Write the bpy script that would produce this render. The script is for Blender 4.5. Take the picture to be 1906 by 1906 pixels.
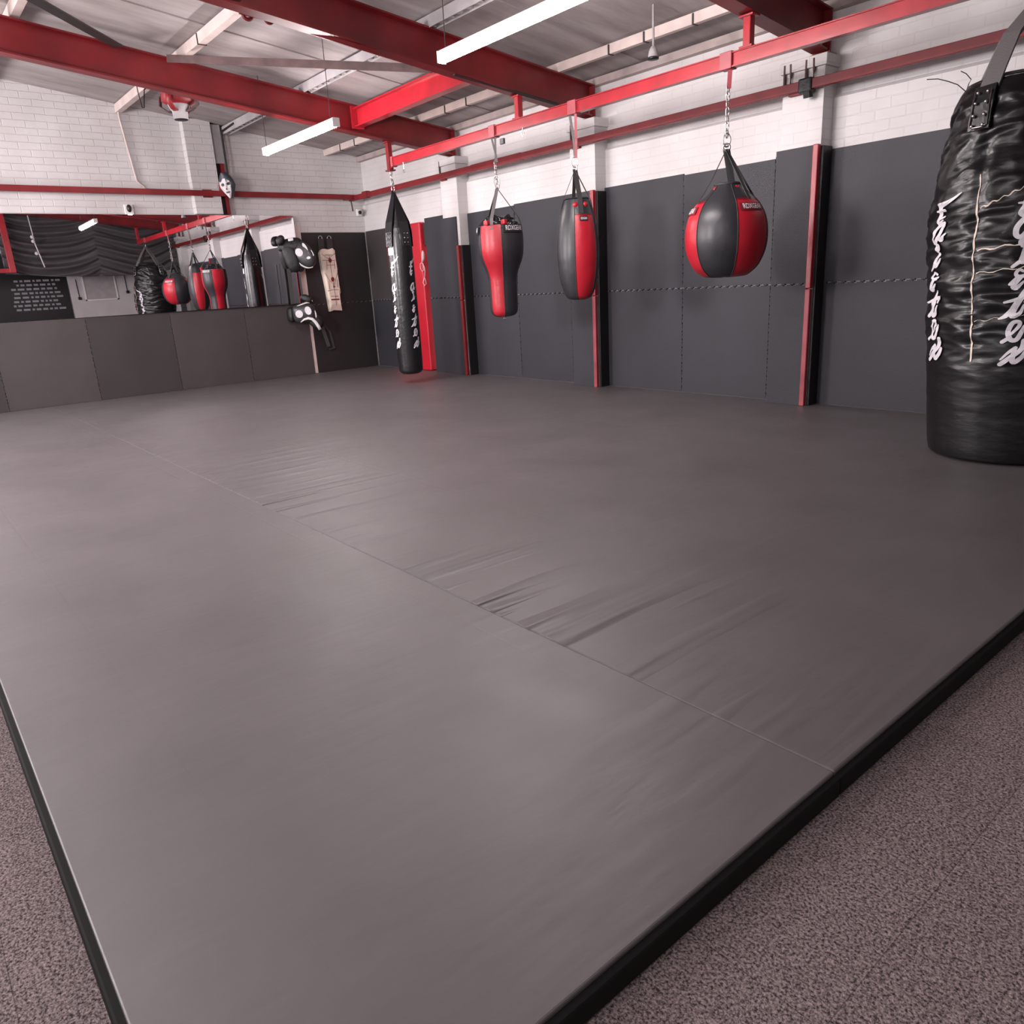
import bpy, bmesh, math, random
from mathutils import Vector, Matrix
from mathutils.geometry import tessellate_polygon
for o in list(bpy.data.objects): bpy.data.objects.remove(o)
S = bpy.context.scene; C = S.collection
random.seed(7)
R = math.radians

# ------------------------------------------------------------------ camera, world, light, exposure
CAM = Vector((10.6267, -6.0478, 1.1722)); FPX = 1400.64
yaw, pitch, roll = 2.4625, -0.2949, -0.0575
fw = Vector((math.cos(pitch)*math.cos(yaw), math.cos(pitch)*math.sin(yaw), math.sin(pitch)))
rt = fw.cross(Vector((0, 0, 1))).normalized(); up = rt.cross(fw)
rt2 = math.cos(roll)*rt + math.sin(roll)*up; up2 = -math.sin(roll)*rt + math.cos(roll)*up
cam = bpy.data.cameras.new('camera'); co = bpy.data.objects.new('camera', cam); C.objects.link(co)
m3 = Matrix((rt2, up2, -fw)).transposed(); co.matrix_world = Matrix.Translation(CAM) @ m3.to_4x4()
cam.sensor_width = 36; cam.lens = 36*FPX/1906; cam.clip_start = 0.02; cam.clip_end = 100
S.camera = co

def at(px, py, ax, v):
    """where the sight line through a photo pixel meets the plane axis ax = v"""
    d = fw + rt2*((px-953)/FPX) - up2*((py-953)/FPX)
    return CAM + d*((v-CAM[ax])/d[ax])

W = bpy.data.worlds.new('world'); S.world = W; W.use_nodes = True
W.node_tree.nodes['Background'].inputs[0].default_value = (0.80, 0.88, 1.0, 1)
W.node_tree.nodes['Background'].inputs[1].default_value = 1.5
S.view_settings.view_transform = 'Standard'; S.view_settings.look = 'None'
S.view_settings.gamma = 1; S.view_settings.exposure = 0.46; S.view_settings.use_curve_mapping = False

def area(name, loc, rot, sx, sy, power, color):
    l = bpy.data.lights.new(name, 'AREA'); l.shape = 'RECTANGLE'; l.size = sx; l.size_y = sy
    l.energy = power; l.color = color
    o = bpy.data.objects.new(name, l); o.location = loc; o.rotation_euler = rot; C.objects.link(o)
    return o
# daylight through the three windows in the left wall
WIN = [(1.0, 2.4, 190, 2.1, 1.2), (4.95, 6.0, 160, 2.2, 0.8), (8.3, 10.4, 20, 2.1, 1.2)]
for x0, x1, pw, zc, hh in WIN:
    area('window_daylight', ((x0+x1)/2, -8.22, zc), (R(-90), 0, R(180)), x1-x0-.1, hh, pw, (1.0, 0.92, 0.93))
TUBE, TUBE_FAR = 92.0, 58.0     # strength of the tube lamps in view and of the row left of the photo

# ------------------------------------------------------------------ materials
def rgb(r, g, b):
    f = lambda c: (c/255/12.92) if c/255 <= 0.04045 else ((c/255+0.055)/1.055)**2.4
    return (f(r), f(g), f(b), 1)
def mat(name, col, rough=0.6, metal=0.0, var=0.0, vscale=8, bump=0.0, bscale=60, spec=0.5, col2=None, stretch=None, emit=None, es=0, coat=0):
    m = bpy.data.materials.new(name); m.use_nodes = True; nt = m.node_tree; N = nt.nodes; L = nt.links
    b = N['Principled BSDF']
    b.inputs['Base Color'].default_value = col; b.inputs['Roughness'].default_value = rough
    b.inputs['Metallic'].default_value = metal; b.inputs['Specular IOR Level'].default_value = spec
    if coat: b.inputs['Coat Weight'].default_value = coat; b.inputs['Coat Roughness'].default_value = 0.15
    tc = N.new('ShaderNodeTexCoord'); mp = N.new('ShaderNodeMapping'); L.new(tc.outputs['Object'], mp.inputs[0])
    if stretch: mp.inputs['Scale'].default_value = stretch
    if var or col2:
        n = N.new('ShaderNodeTexNoise'); n.inputs['Scale'].default_value = vscale; n.inputs['Detail'].default_value = 5
        L.new(mp.outputs[0], n.inputs[0])
        r = N.new('ShaderNodeValToRGB'); r.color_ramp.elements[0].position = 0.32; r.color_ramp.elements[1].position = 0.7
        c2 = col2 or tuple([c*(1-var) for c in col[:3]]+[1]); c1 = tuple([min(1, c*(1+var*.5)) for c in col[:3]]+[1]) if not col2 else col
        r.color_ramp.elements[0].color = c2; r.color_ramp.elements[1].color = c1
        L.new(n.outputs[0], r.inputs[0]); L.new(r.outputs[0], b.inputs['Base Color'])
    if bump:
        n2 = N.new('ShaderNodeTexNoise'); n2.inputs['Scale'].default_value = bscale; n2.inputs['Detail'].default_value = 4
        L.new(mp.outputs[0], n2.inputs[0])
        bp = N.new('ShaderNodeBump'); bp.inputs['Strength'].default_value = bump; bp.inputs['Distance'].default_value = 0.01
        L.new(n2.outputs[0], bp.inputs['Height']); L.new(bp.outputs[0], b.inputs['Normal'])
    if emit: b.inputs['Emission Color'].default_value = emit; b.inputs['Emission Strength'].default_value = es
    return m

def brick_mat(name, axis, relief=0.5):
    """white painted brickwork; axis = 0 when the wall lies in the y-z plane, 1 for x-z"""
    m = bpy.data.materials.new(name); m.use_nodes = True; nt = m.node_tree; N = nt.nodes; L = nt.links
    b = N['Principled BSDF']; b.inputs['Roughness'].default_value = 0.55
    tc = N.new('ShaderNodeTexCoord'); sp = N.new('ShaderNodeSeparateXYZ'); cb = N.new('ShaderNodeCombineXYZ')
    L.new(tc.outputs['Object'], sp.inputs[0])
    L.new(sp.outputs['Y' if axis == 0 else 'X'], cb.inputs['X']); L.new(sp.outputs['Z'], cb.inputs['Y'])
    nz = N.new('ShaderNodeTexNoise'); nz.inputs['Scale'].default_value = 3.0; L.new(cb.outputs[0], nz.inputs[0])
    ad = N.new('ShaderNodeVectorMath'); ad.operation = 'MULTIPLY_ADD'; ad.inputs[1].default_value = (0.012, 0.012, 0)
    L.new(nz.outputs['Color'], ad.inputs[0]); L.new(cb.outputs[0], ad.inputs[2])
    br = N.new('ShaderNodeTexBrick'); br.inputs['Scale'].default_value = 1.0
    br.inputs['Brick Width'].default_value = 0.225; br.inputs['Row Height'].default_value = 0.075
    br.inputs['Mortar Size'].default_value = 0.006; br.inputs['Mortar Smooth'].default_value = 0.7
    br.inputs['Color1'].default_value = (1, 1, 1, 1); br.inputs['Color2'].default_value = (0.9, 0.9, 0.9, 1); br.inputs['Mortar'].default_value = (0.0, 0.0, 0.0, 1)
    L.new(ad.outputs[0], br.inputs['Vector'])
    n = N.new('ShaderNodeTexNoise'); n.inputs['Scale'].default_value = 1.3; n.inputs['Detail'].default_value = 6; L.new(tc.outputs['Object'], n.inputs[0])
    r = N.new('ShaderNodeValToRGB'); r.color_ramp.elements[0].position = 0.3; r.color_ramp.elements[1].position = 0.65
    r.color_ramp.elements[0].color = (0.54, 0.52, 0.515, 1); r.color_ramp.elements[1].color = (0.66, 0.645, 0.65, 1)
    L.new(n.outputs[0], r.inputs[0])
    mx = N.new('ShaderNodeMix'); mx.data_type = 'RGBA'; mx.blend_type = 'MULTIPLY'; mx.inputs[0].default_value = 0.035
    L.new(r.outputs[0], mx.inputs[6]); L.new(br.outputs['Color'], mx.inputs[7]); L.new(mx.outputs[2], b.inputs['Base Color'])
    n3 = N.new('ShaderNodeTexNoise'); n3.inputs['Scale'].default_value = 22; n3.inputs['Detail'].default_value = 4; L.new(tc.outputs['Object'], n3.inputs[0])
    mm = N.new('ShaderNodeMath'); mm.operation = 'MULTIPLY_ADD'; mm.inputs[1].default_value = 0.45
    L.new(n3.outputs[0], mm.inputs[0]); L.new(br.outputs['Color'], mm.inputs[2])
    bp = N.new('ShaderNodeBump'); bp.inputs['Strength'].default_value = relief; bp.inputs['Distance'].default_value = 0.007
    L.new(mm.outputs[0], bp.inputs['Height']); L.new(bp.outputs[0], b.inputs['Normal'])
    return m

def carpet_mat():
    m = bpy.data.materials.new('heather carpet'); m.use_nodes = True; nt = m.node_tree; N = nt.nodes; L = nt.links
    b = N['Principled BSDF']; b.inputs['Roughness'].default_value = 0.95; b.inputs['Specular IOR Level'].default_value = 0.15
    tc = N.new('ShaderNodeTexCoord')
    n = N.new('ShaderNodeTexNoise'); n.inputs['Scale'].default_value = 180; n.inputs['Detail'].default_value = 3; n.inputs['Roughness'].default_value = 0.7
    L.new(tc.outputs['Object'], n.inputs[0])
    r = N.new('ShaderNodeValToRGB'); r.color_ramp.elements[0].position = 0.36; r.color_ramp.elements[1].position = 0.66
    r.color_ramp.elements[0].color = rgb(52, 44, 45); r.color_ramp.elements[1].color = rgb(168, 152, 152)
    L.new(n.outputs[0], r.inputs[0])
    # tile joints every 50 cm
    br = N.new('ShaderNodeTexBrick'); br.offset = 0.0; br.inputs['Scale'].default_value = 1; br.inputs['Brick Width'].default_value = 0.5
    br.inputs['Row Height'].default_value = 0.5; br.inputs['Mortar Size'].default_value = 0.0012
    br.inputs['Color1'].default_value = (1, 1, 1, 1); br.inputs['Color2'].default_value = (0.93, 0.93, 0.93, 1); br.inputs['Mortar'].default_value = (0.45, 0.42, 0.42, 1)
    mp = N.new('ShaderNodeMapping'); mp.inputs['Location'].default_value = (0.30, 0.12, 0)
    L.new(tc.outputs['Object'], mp.inputs[0]); L.new(mp.outputs[0], br.inputs['Vector'])
    mx = N.new('ShaderNodeMix'); mx.data_type = 'RGBA'; mx.blend_type = 'MULTIPLY'; mx.inputs[0].default_value = 0.8
    L.new(r.outputs[0], mx.inputs[6]); L.new(br.outputs[0], mx.inputs[7]); L.new(mx.outputs[2], b.inputs['Base Color'])
    bp = N.new('ShaderNodeBump'); bp.inputs['Strength'].default_value = 0.9; bp.inputs['Distance'].default_value = 0.006
    L.new(n.outputs[0], bp.inputs['Height']); L.new(bp.outputs[0], b.inputs['Normal'])
    return m

def vinyl_mat(name, seam_y, side, amount):
    """grey-black gym vinyl; ripples run across the sheet and die away from the seam at seam_y"""
    m = bpy.data.materials.new(name); m.use_nodes = True; nt = m.node_tree; N = nt.nodes; L = nt.links
    b = N['Principled BSDF']; b.inputs['IOR'].default_value = 1.6
    tc = N.new('ShaderNodeTexCoord'); sp = N.new('ShaderNodeSeparateXYZ'); L.new(tc.outputs['Object'], sp.inputs[0])
    def math_(op, a, bb=None, cc=None):
        q = N.new('ShaderNodeMath'); q.operation = op
        for i, v in enumerate((a, bb, cc)):
            if v is None: continue
            if hasattr(v, 'links') or hasattr(v, 'is_linked'): L.new(v, q.inputs[i])
            else: q.inputs[i].default_value = v
        return q.outputs[0]
    def noise(scale, st, det=3):
        mp = N.new('ShaderNodeMapping'); mp.inputs['Scale'].default_value = st; mp.inputs['Rotation'].default_value = (0, 0, R(-6)); L.new(tc.outputs['Object'], mp.inputs[0])
        n = N.new('ShaderNodeTexNoise'); n.inputs['Scale'].default_value = scale; n.inputs['Detail'].default_value = det; L.new(mp.outputs[0], n.inputs[0]); return n.outputs[0]
    # colour: scuffs
    n = noise(1.6, (1, 1, 1), 6)
    r = N.new('ShaderNodeValToRGB'); r.color_ramp.elements[0].position = 0.3; r.color_ramp.elements[1].position = 0.72
    r.color_ramp.elements[0].color = (0.088, 0.079, 0.082, 1); r.color_ramp.elements[1].color = (0.110, 0.099, 0.104, 1)
    L.new(n, r.inputs[0]); L.new(r.outputs[0], b.inputs['Base Color'])
    # roughness
    n2 = noise(5, (1, 1, 1), 6); rr = math_('MULTIPLY_ADD', n2, 0.12, 0.42); L.new(rr, b.inputs['Roughness'])
    # ripples near the seam
    d = math_('ABSOLUTE', math_('SUBTRACT', sp.outputs['Y'], seam_y))
    fall = math_('POWER', 2.718, math_('MULTIPLY', d, -2.2))
    patch = N.new('ShaderNodeMapRange'); patch.inputs[1].default_value = 0.45; patch.inputs[2].default_value = 0.66; L.new(noise(0.8, (1, 0.25, 1), 2), patch.inputs[0])
    rip = noise(1.0, (7.5, 0.6, 1), 2)
    rp = N.new('ShaderNodeMapRange'); rp.inputs[1].default_value = 0.5; rp.inputs[2].default_value = 0.75; L.new(rip, rp.inputs[0])
    h1 = math_('MULTIPLY', math_('MULTIPLY', rp.outputs[0], fall), math_('MULTIPLY_ADD', patch.outputs[0], 1.0, 0.22))
    # faint joints of the foam tiles below: every metre
    def joint(coord, off):
        f = math_('FRACT', math_('ADD', coord, off)); return math_('LESS_THAN', math_('ABSOLUTE', math_('SUBTRACT', f, 0.5)), 0.006)
    j = math_('ADD', joint(sp.outputs['X'], 0.58), joint(sp.outputs['Y'], 0.88))
    fine = noise(1.0, (14, 3.5, 1), 4)
    h = math_('ADD', math_('MULTIPLY', h1, amount), math_('ADD', math_('MULTIPLY', j, -0.035), math_('MULTIPLY', fine, 0.14)))
    bp = N.new('ShaderNodeBump'); bp.inputs['Strength'].default_value = 1.0; bp.inputs['Distance'].default_value = 0.02
    L.new(h, bp.inputs['Height']); L.new(bp.outputs[0], b.inputs['Normal'])
    return m

def ceiling_mat():
    m = bpy.data.materials.new('cement roof sheet'); m.use_nodes = True; nt = m.node_tree; N = nt.nodes; L = nt.links
    b = N['Principled BSDF']; b.inputs['Roughness'].default_value = 0.7
    tc = N.new('ShaderNodeTexCoord')
    mp = N.new('ShaderNodeMapping'); mp.inputs['Scale'].default_value = (5, 0.9, 1); L.new(tc.outputs['Object'], mp.inputs[0])
    n = N.new('ShaderNodeTexNoise'); n.inputs['Scale'].default_value = 1.0; n.inputs['Detail'].default_value = 7; n.inputs['Roughness'].default_value = 0.65; L.new(mp.outputs[0], n.inputs[0])
    r = N.new('ShaderNodeValToRGB'); r.color_ramp.elements[0].position = 0.3; r.color_ramp.elements[1].position = 0.7
    r.color_ramp.elements[0].color = (0.24, 0.21, 0.205, 1); r.color_ramp.elements[1].color = (0.42, 0.38, 0.38, 1)
    L.new(n.outputs[0], r.inputs[0]); L.new(r.outputs[0], b.inputs['Base Color'])
    w = N.new('ShaderNodeTexWave'); w.bands_direction = 'X'; w.inputs['Scale'].default_value = 1.05; w.inputs['Distortion'].default_value = 0.6; L.new(tc.outputs['Object'], w.inputs[0])
    bp = N.new('ShaderNodeBump'); bp.inputs['Strength'].default_value = 0.35; bp.inputs['Distance'].default_value = 0.03
    L.new(w.outputs[1], bp.inputs['Height']); L.new(bp.outputs[0], b.inputs['Normal'])
    return m

M = {}
M['brick_back'] = brick_mat('white painted brick back', 0, 0.65)
M['brick_right'] = brick_mat('white painted brick right', 1, 0.28)
M['carpet'] = carpet_mat()
M['vinyl_a'] = vinyl_mat('gym vinyl wide sheet', -2.26, 1, 1.3)
M['vinyl_b'] = vinyl_mat('gym vinyl narrow sheet', 0.74, -1, 0.15)
M['ceiling'] = ceiling_mat()
M['skirt'] = mat('black edge vinyl', (0.006, 0.006, 0.006, 1), 0.75, spec=0.2)
M['red'] = mat('red gloss steel paint', (0.37, 0.014, 0.024, 1), 0.28, var=0.25, vscale=5, bump=0.08, bscale=30)
M['red_dark'] = mat('dark red steel paint', (0.21, 0.010, 0.014, 1), 0.5, var=0.3, vscale=4, bump=0.08, bscale=25)
M['red_beam'] = mat('red beam paint', (0.165, 0.010, 0.013, 1), 0.36, var=0.3, vscale=3, bump=0.1, bscale=20)
M['red_faded'] = mat('faded red paint', (0.36, 0.06, 0.075, 1), 0.45, var=0.3, vscale=6)
M['wmat'] = mat('grey foam wall mat', (0.026, 0.026, 0.033, 1), 0.6, var=0.12, vscale=2.5, bump=0.25, bscale=140)
M['wmat2'] = mat('lighter grey foam wall mat', (0.032, 0.032, 0.040, 1), 0.6, var=0.12, vscale=2.5, bump=0.25, bscale=140)
M['bmat'] = mat('brown grey foam mat', (0.062, 0.052, 0.054, 1), 0.6, var=0.14, vscale=2.5, bump=0.25, bscale=140)
M['bmat2'] = mat('darker brown grey foam mat', (0.042, 0.036, 0.038, 1), 0.6, var=0.14, vscale=2.5, bump=0.25, bscale=140)
M['black_pan'] = mat('charcoal foam', (0.017, 0.015, 0.016, 1), 0.62, var=0.15, vscale=3, bump=0.2, bscale=120)
M['black_pad'] = mat('black post pad', (0.008, 0.008, 0.009, 1), 0.5, bump=0.4, bscale=40)
M['leather'] = mat('black glossy leather', (0.009, 0.009, 0.011, 1), 0.27, bump=0.25, bscale=25, coat=0.15)
M['leather_fold'] = mat('black creased leather', (0.005, 0.005, 0.006, 1), 0.33, bump=0.45, bscale=6, stretch=(1, 1, 3.0))
M['leather_grey'] = mat('grey black bag leather', (0.026, 0.027, 0.032, 1), 0.38, bump=0.3, bscale=12, var=0.15)
M['leather_red'] = mat('red bag leather', (0.44, 0.012, 0.026, 1), 0.36, bump=0.3, bscale=12, var=0.12, vscale=5)
M['web'] = mat('black webbing', (0.03, 0.028, 0.03, 1), 0.6, bump=0.3, bscale=150)
M['web_grey'] = mat('grey webbing', (0.13, 0.12, 0.12, 1), 0.6, bump=0.3, bscale=150)
M['chrome'] = mat('zinc steel', (0.62, 0.58, 0.58, 1), 0.28, metal=1)
M['white_print'] = mat('white print', (0.72, 0.70, 0.74, 1), 0.5, var=0.12, vscale=30)
M['white'] = mat('white plastic', (0.75, 0.73, 0.73, 1), 0.4)
M['black'] = mat('black plastic', (0.01, 0.01, 0.012, 1), 0.4)
M['cream'] = mat('cream painted timber', (0.62, 0.52, 0.49, 1), 0.5, var=0.15, vscale=6)
M['cream_dark'] = mat('dusty cream timber', (0.42, 0.35, 0.33, 1), 0.6, var=0.25, vscale=6)
M['conc'] = mat('grey cement', (0.36, 0.34, 0.35, 1), 0.7, var=0.2, vscale=5, bump=0.2, bscale=40)
M['rust'] = mat('rust brown steel', (0.10, 0.055, 0.052, 1), 0.6, var=0.35, vscale=9, bump=0.2, bscale=40)
M['dark_steel'] = mat('dark steel', (0.03, 0.024, 0.024, 1), 0.5, var=0.3, vscale=8)
M['grey_steel'] = mat('galvanised steel', (0.60, 0.56, 0.56, 1), 0.45, metal=0.4, var=0.4, vscale=14)
M['canvas'] = mat('beige canvas', (0.82, 0.70, 0.60, 1), 0.75, var=0.15, vscale=8, bump=0.2, bscale=120)
M['stitch'] = mat('brown stitching', (0.14, 0.08, 0.08, 1), 0.8)
M['red_crest'] = mat('dark red crest', (0.16, 0.012, 0.02, 1), 0.6)
M['tube'] = mat('lit lamp diffuser', (1, 1, 1, 1), 0.5, emit=(1.0, 0.90, 0.89, 1), es=TUBE)
M['tube_far'] = mat('lit lamp diffuser brighter', (1, 1, 1, 1), 0.5, emit=(1.0, 0.90, 0.89, 1), es=TUBE_FAR)
M['mirror'] = mat('silvered mirror glass', (0.86, 0.85, 0.87, 1), 0.008, metal=1)
M['curtain'] = mat('black drape cloth', (0.085, 0.078, 0.082, 1), 0.42, bump=0.15, bscale=60)
M['door'] = mat('off white door paint', (0.55, 0.51, 0.52, 1), 0.5, var=0.1, vscale=3)
M['poster'] = mat('black poster', (0.008, 0.008, 0.010, 1), 0.4)
M['poster_txt'] = mat('grey poster print', (0.28, 0.27, 0.29, 1), 0.6)
M['rope'] = mat('pale pink rope', (0.62, 0.42, 0.42, 1), 0.7)
M['glass'] = mat('frosted pane', (0.40, 0.36, 0.37, 1), 0.25, var=0.1)
M['redmat'] = mat('red crash mat vinyl', (0.50, 0.010, 0.025, 1), 0.4, var=0.15, vscale=4, bump=0.1, bscale=15)
M['pad_grey'] = mat('worn black pad leather', (0.03, 0.032, 0.036, 1), 0.35, bump=0.3, bscale=30)
M['mask_dark'] = mat('dark blue grey mask paint', (0.05, 0.055, 0.075, 1), 0.45)
M['mask_white'] = mat('white mask paint', (0.70, 0.67, 0.68, 1), 0.5)

# ------------------------------------------------------------------ helpers
def link(name, me, m, parent=None):
    o = bpy.data.objects.new(name, me); C.objects.link(o)
    if m is not None:
        for k in (m if isinstance(m, (list, tuple)) else [m]): me.materials.append(M[k] if isinstance(k, str) else k)
    if parent is not None: o.parent = parent
    return o
def obj(name, bm, m, parent=None, smooth=False):
    """link a bmesh given in world coordinates (local = world minus parent's location)"""
    me = bpy.data.meshes.new(name); bmesh.ops.recalc_face_normals(bm, faces=bm.faces); bm.to_mesh(me); bm.free()
    if parent is not None:
        off = parent.get('_w') or (0, 0, 0); me.transform(Matrix.Translation(-Vector(off)))
    if smooth:
        for p in me.polygons: p.use_smooth = True
    o = link(name, me, m, parent)
    o['_w'] = tuple(parent.get('_w')) if parent is not None and parent.get('_w') else (0, 0, 0)
    return o
def tag(o, label, cat, group=None):
    o['label'] = label; o['category'] = cat
    if group: o['group'] = group
    return o
def thing(name, label, cat, loc, group=None):
    o = bpy.data.objects.new(name, None); o.empty_display_size = 0.05; C.objects.link(o); o.location = loc; o['_w'] = tuple(loc)
    return tag(o, label, cat, group)
def struct(name, bm, m, smooth=False):
    o = obj(name, bm, m, smooth=smooth); o['kind'] = 'structure'; return o
def BM(): return bmesh.new()
def box(bm, x0, x1, y0, y1, z0, z1, bev=0.0, mi=0):
    vs = [bm.verts.new((x, y, z)) for x in (x0, x1) for y in (y0, y1) for z in (z0, z1)]
    F = [(0, 1, 3, 2), (4, 6, 7, 5), (0, 4, 5, 1), (2, 3, 7, 6), (0, 2, 6, 4), (1, 5, 7, 3)]
    fs = [bm.faces.new([vs[i] for i in f]) for f in F]
    for f in fs: f.material_index = mi
    if bev:
        es = list({e for f in fs for e in f.edges})
        r = bmesh.ops.bevel(bm, geom=es, offset=bev, segments=2, affect='EDGES', profile=0.5)
    return bm
def frame_of(d, upv=Vector((0, 0, 1))):
    d = d.normalized()
    if abs(d.dot(upv)) > 0.999: upv = Vector((1, 0, 0))
    s = d.cross(upv).normalized(); u = s.cross(d).normalized(); return s, u
def sweep(bm, pts, prof, upv=Vector((0, 0, 1)), cap=True, closed=True, scale=None):
    """sweep a 2-D outline (side, up) along points"""
    pts = [Vector(p) for p in pts]; rings = []
    for i, p in enumerate(pts):
        d = (pts[min(i+1, len(pts)-1)] - pts[max(i-1, 0)])
        s, u = frame_of(d, upv); k = scale[i] if scale else 1
        rings.append([bm.verts.new(p + s*(a*k) + u*(b*k)) for a, b in prof])
    n = len(prof)
    for a, b in zip(rings, rings[1:]):
        for i in range(n if closed else n-1):
            j = (i+1) % n; bm.faces.new((a[i], a[j], b[j], b[i]))
    if cap and closed:
        bm.faces.new(rings[0]); bm.faces.new(list(reversed(rings[-1])))
    return bm
def tube(bm, pts, r, n=8, upv=Vector((0, 0, 1)), scale=None):
    return sweep(bm, pts, [(r*math.cos(2*math.pi*i/n), r*math.sin(2*math.pi*i/n)) for i in range(n)], upv, scale=scale)
def strip(bm, pts, w, t, nrm):
    """flat strap through pts; width w, thickness t, face normal nrm"""
    h = t/2
    pts = [Vector(p) for p in pts]; rings = []
    for i, p in enumerate(pts):
        d = (pts[min(i+1, len(pts)-1)] - pts[max(i-1, 0)]).normalized()
        nn = nrm(i) if callable(nrm) else Vector(nrm)
        nn = (nn - d*nn.dot(d)).normalized(); s = d.cross(nn).normalized()
        ww = w[i] if isinstance(w, (list, tuple)) else w
        rings.append([bm.verts.new(p + nn*a + s*b) for a, b in ((-h, -ww/2), (h, -ww/2), (h, ww/2), (-h, ww/2))])
    for a, b in zip(rings, rings[1:]):
        for i in range(4): bm.faces.new((a[i], a[(i+1) % 4], b[(i+1) % 4], b[i]))
    bm.faces.new(rings[0]); bm.faces.new(list(reversed(rings[-1])))
    return bm
def ibeam(bm, p0, p1, h, w, tf=0.014, tw=0.010, upv=Vector((0, 0, 1))):
    a, b, c = w/2, h/2, tw/2
    pr = [(-a, -b), (a, -b), (a, -b+tf), (c, -b+tf), (c, b-tf), (a, b-tf), (a, b), (-a, b), (-a, b-tf), (-c, b-tf), (-c, -b+tf), (-a, -b+tf)]
    p0, p1 = Vector(p0), Vector(p1); s, u = frame_of(p1-p0, upv)
    r0 = [bm.verts.new(p0+s*x+u*y) for x, y in pr]; r1 = [bm.verts.new(p1+s*x+u*y) for x, y in pr]; n = len(pr)
    for i in range(n): bm.faces.new((r0[i], r0[(i+1) % n], r1[(i+1) % n], r1[i]))
    for r_ in (r0, r1):
        bm.faces.new((r_[0], r_[1], r_[2], r_[3], r_[10], r_[11])); bm.faces.new((r_[3], r_[4], r_[9], r_[10])); bm.faces.new((r_[4], r_[5], r_[6], r_[7], r_[8], r_[9]))
    return bm
def ring(bm, c, r, t, nrm, n=16, m=6, arc=(0, 360), sy=1.0):
    nrm = Vector(nrm).normalized(); s, u = frame_of(nrm); pts = []
    full = abs(arc[1]-arc[0]) >= 360
    K = n if full else n+1
    rs = []
    for i in range(K):
        a = R(arc[0] + (arc[1]-arc[0])*i/n); rad = s*math.cos(a)+u*math.sin(a)*sy; rd = rad.normalized()
        p = Vector(c)+rad*r
        rs.append([bm.verts.new(p + rd*(t*math.cos(2*math.pi*j/m)) + nrm*(t*math.sin(2*math.pi*j/m))) for j in range(m)])
    for i in range(K if full else K-1):
        a, b = rs[i], rs[(i+1) % K]
        for j in range(m): bm.faces.new((a[j], a[(j+1) % m], b[(j+1) % m], b[j]))
    if not full: bm.faces.new(rs[0]); bm.faces.new(list(reversed(rs[-1])))
    return bm
def pieces(name, boxes, m, parent, bev=0.0):
    for q in boxes:
        b = BM(); box(b, *q, bev); obj(name, b, m, parent)
def ceil_z(y): return 3.06 - 0.13*y

# ------------------------------------------------------------------ the room
XE, YL = 11.62, -8.2
b = BM(); box(b, -0.3, XE+0.3, YL-0.3, 0.4, -0.2, -0.012); struct('floor', b, 'carpet')
# back wall (x = 0), top follows the roof
def slanted_wall(y0, y1, x0, x1, z0=-0.1):
    bm = BM(); v = [bm.verts.new(p) for p in ((x0, y0, z0), (x0, y1, z0), (x0, y1, ceil_z(y1)+.02), (x0, y0, ceil_z(y0)+.02), (x1, y0, z0), (x1, y1, z0), (x1, y1, ceil_z(y1)+.02), (x1, y0, ceil_z(y0)+.02))]
    for f in ((0, 1, 2, 3), (7, 6, 5, 4), (0, 4, 5, 1), (1, 5, 6, 2), (2, 6, 7, 3), (3, 7, 4, 0)): bm.faces.new([v[i] for i in f])
    return bm
struct('wall_back', slanted_wall(YL-.2, 0.3, -0.2, 0.0), 'brick_back')
b = BM(); box(b, 0, XE, 0.055, 0.3, 2.40, 3.06)
vs = [b.verts.new(p) for p in ((0, 0.021, -0.1), (XE, 0.021, -0.1), (XE, 0.021, 2.39), (0, 0.021, 2.39), (0, 0.06, 2.42), (XE, 0.06, 2.42), (0, 0.3, -0.1), (XE, 0.3, -0.1), (0, 0.3, 2.42), (XE, 0.3, 2.42))]
for f in ((0, 1, 2, 3), (3, 2, 5, 4), (4, 5, 9, 8), (8, 9, 7, 6), (0, 3, 4, 8, 6), (1, 7, 9, 5, 2)): b.faces.new([vs[i] for i in f])
struct('wall_right', b, 'brick_right')
# left wall with a long window opening
b = BM(); zt = ceil_z(YL)+.03
box(b, 0, XE, YL-.2, YL, -.1, 1.5); box(b, 0, XE, YL-.2, YL, 2.7, zt)
for x0, x1 in ((0, 1.0), (2.4, 4.95), (6.0, 8.3), (10.4, XE)): box(b, x0, x1, YL-.2, YL, 1.5, 2.7)
struct('wall_left', b, 'brick_right')
for i, (x0, x1, pw, zc, hh) in enumerate(WIN):
    b = BM(); y0, y1 = YL-.12, YL-.06
    box(b, x0, x0+.05, y0, y1, 1.5, 2.7); box(b, x1-.05, x1, y0, y1, 1.5, 2.7); box(b, x0, x1, y0, y1, 1.5, 1.55); box(b, x0, x1, y0, y1, 2.65, 2.7); box(b, (x0+x1)/2-.02, (x0+x1)/2+.02, y0, y1, 1.5, 2.7)
    struct('window_%d' % (i+1), b, 'white')
struct('wall_near', slanted_wall(YL-.2, 0.3, XE, XE+.2), 'brick_back')
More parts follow.
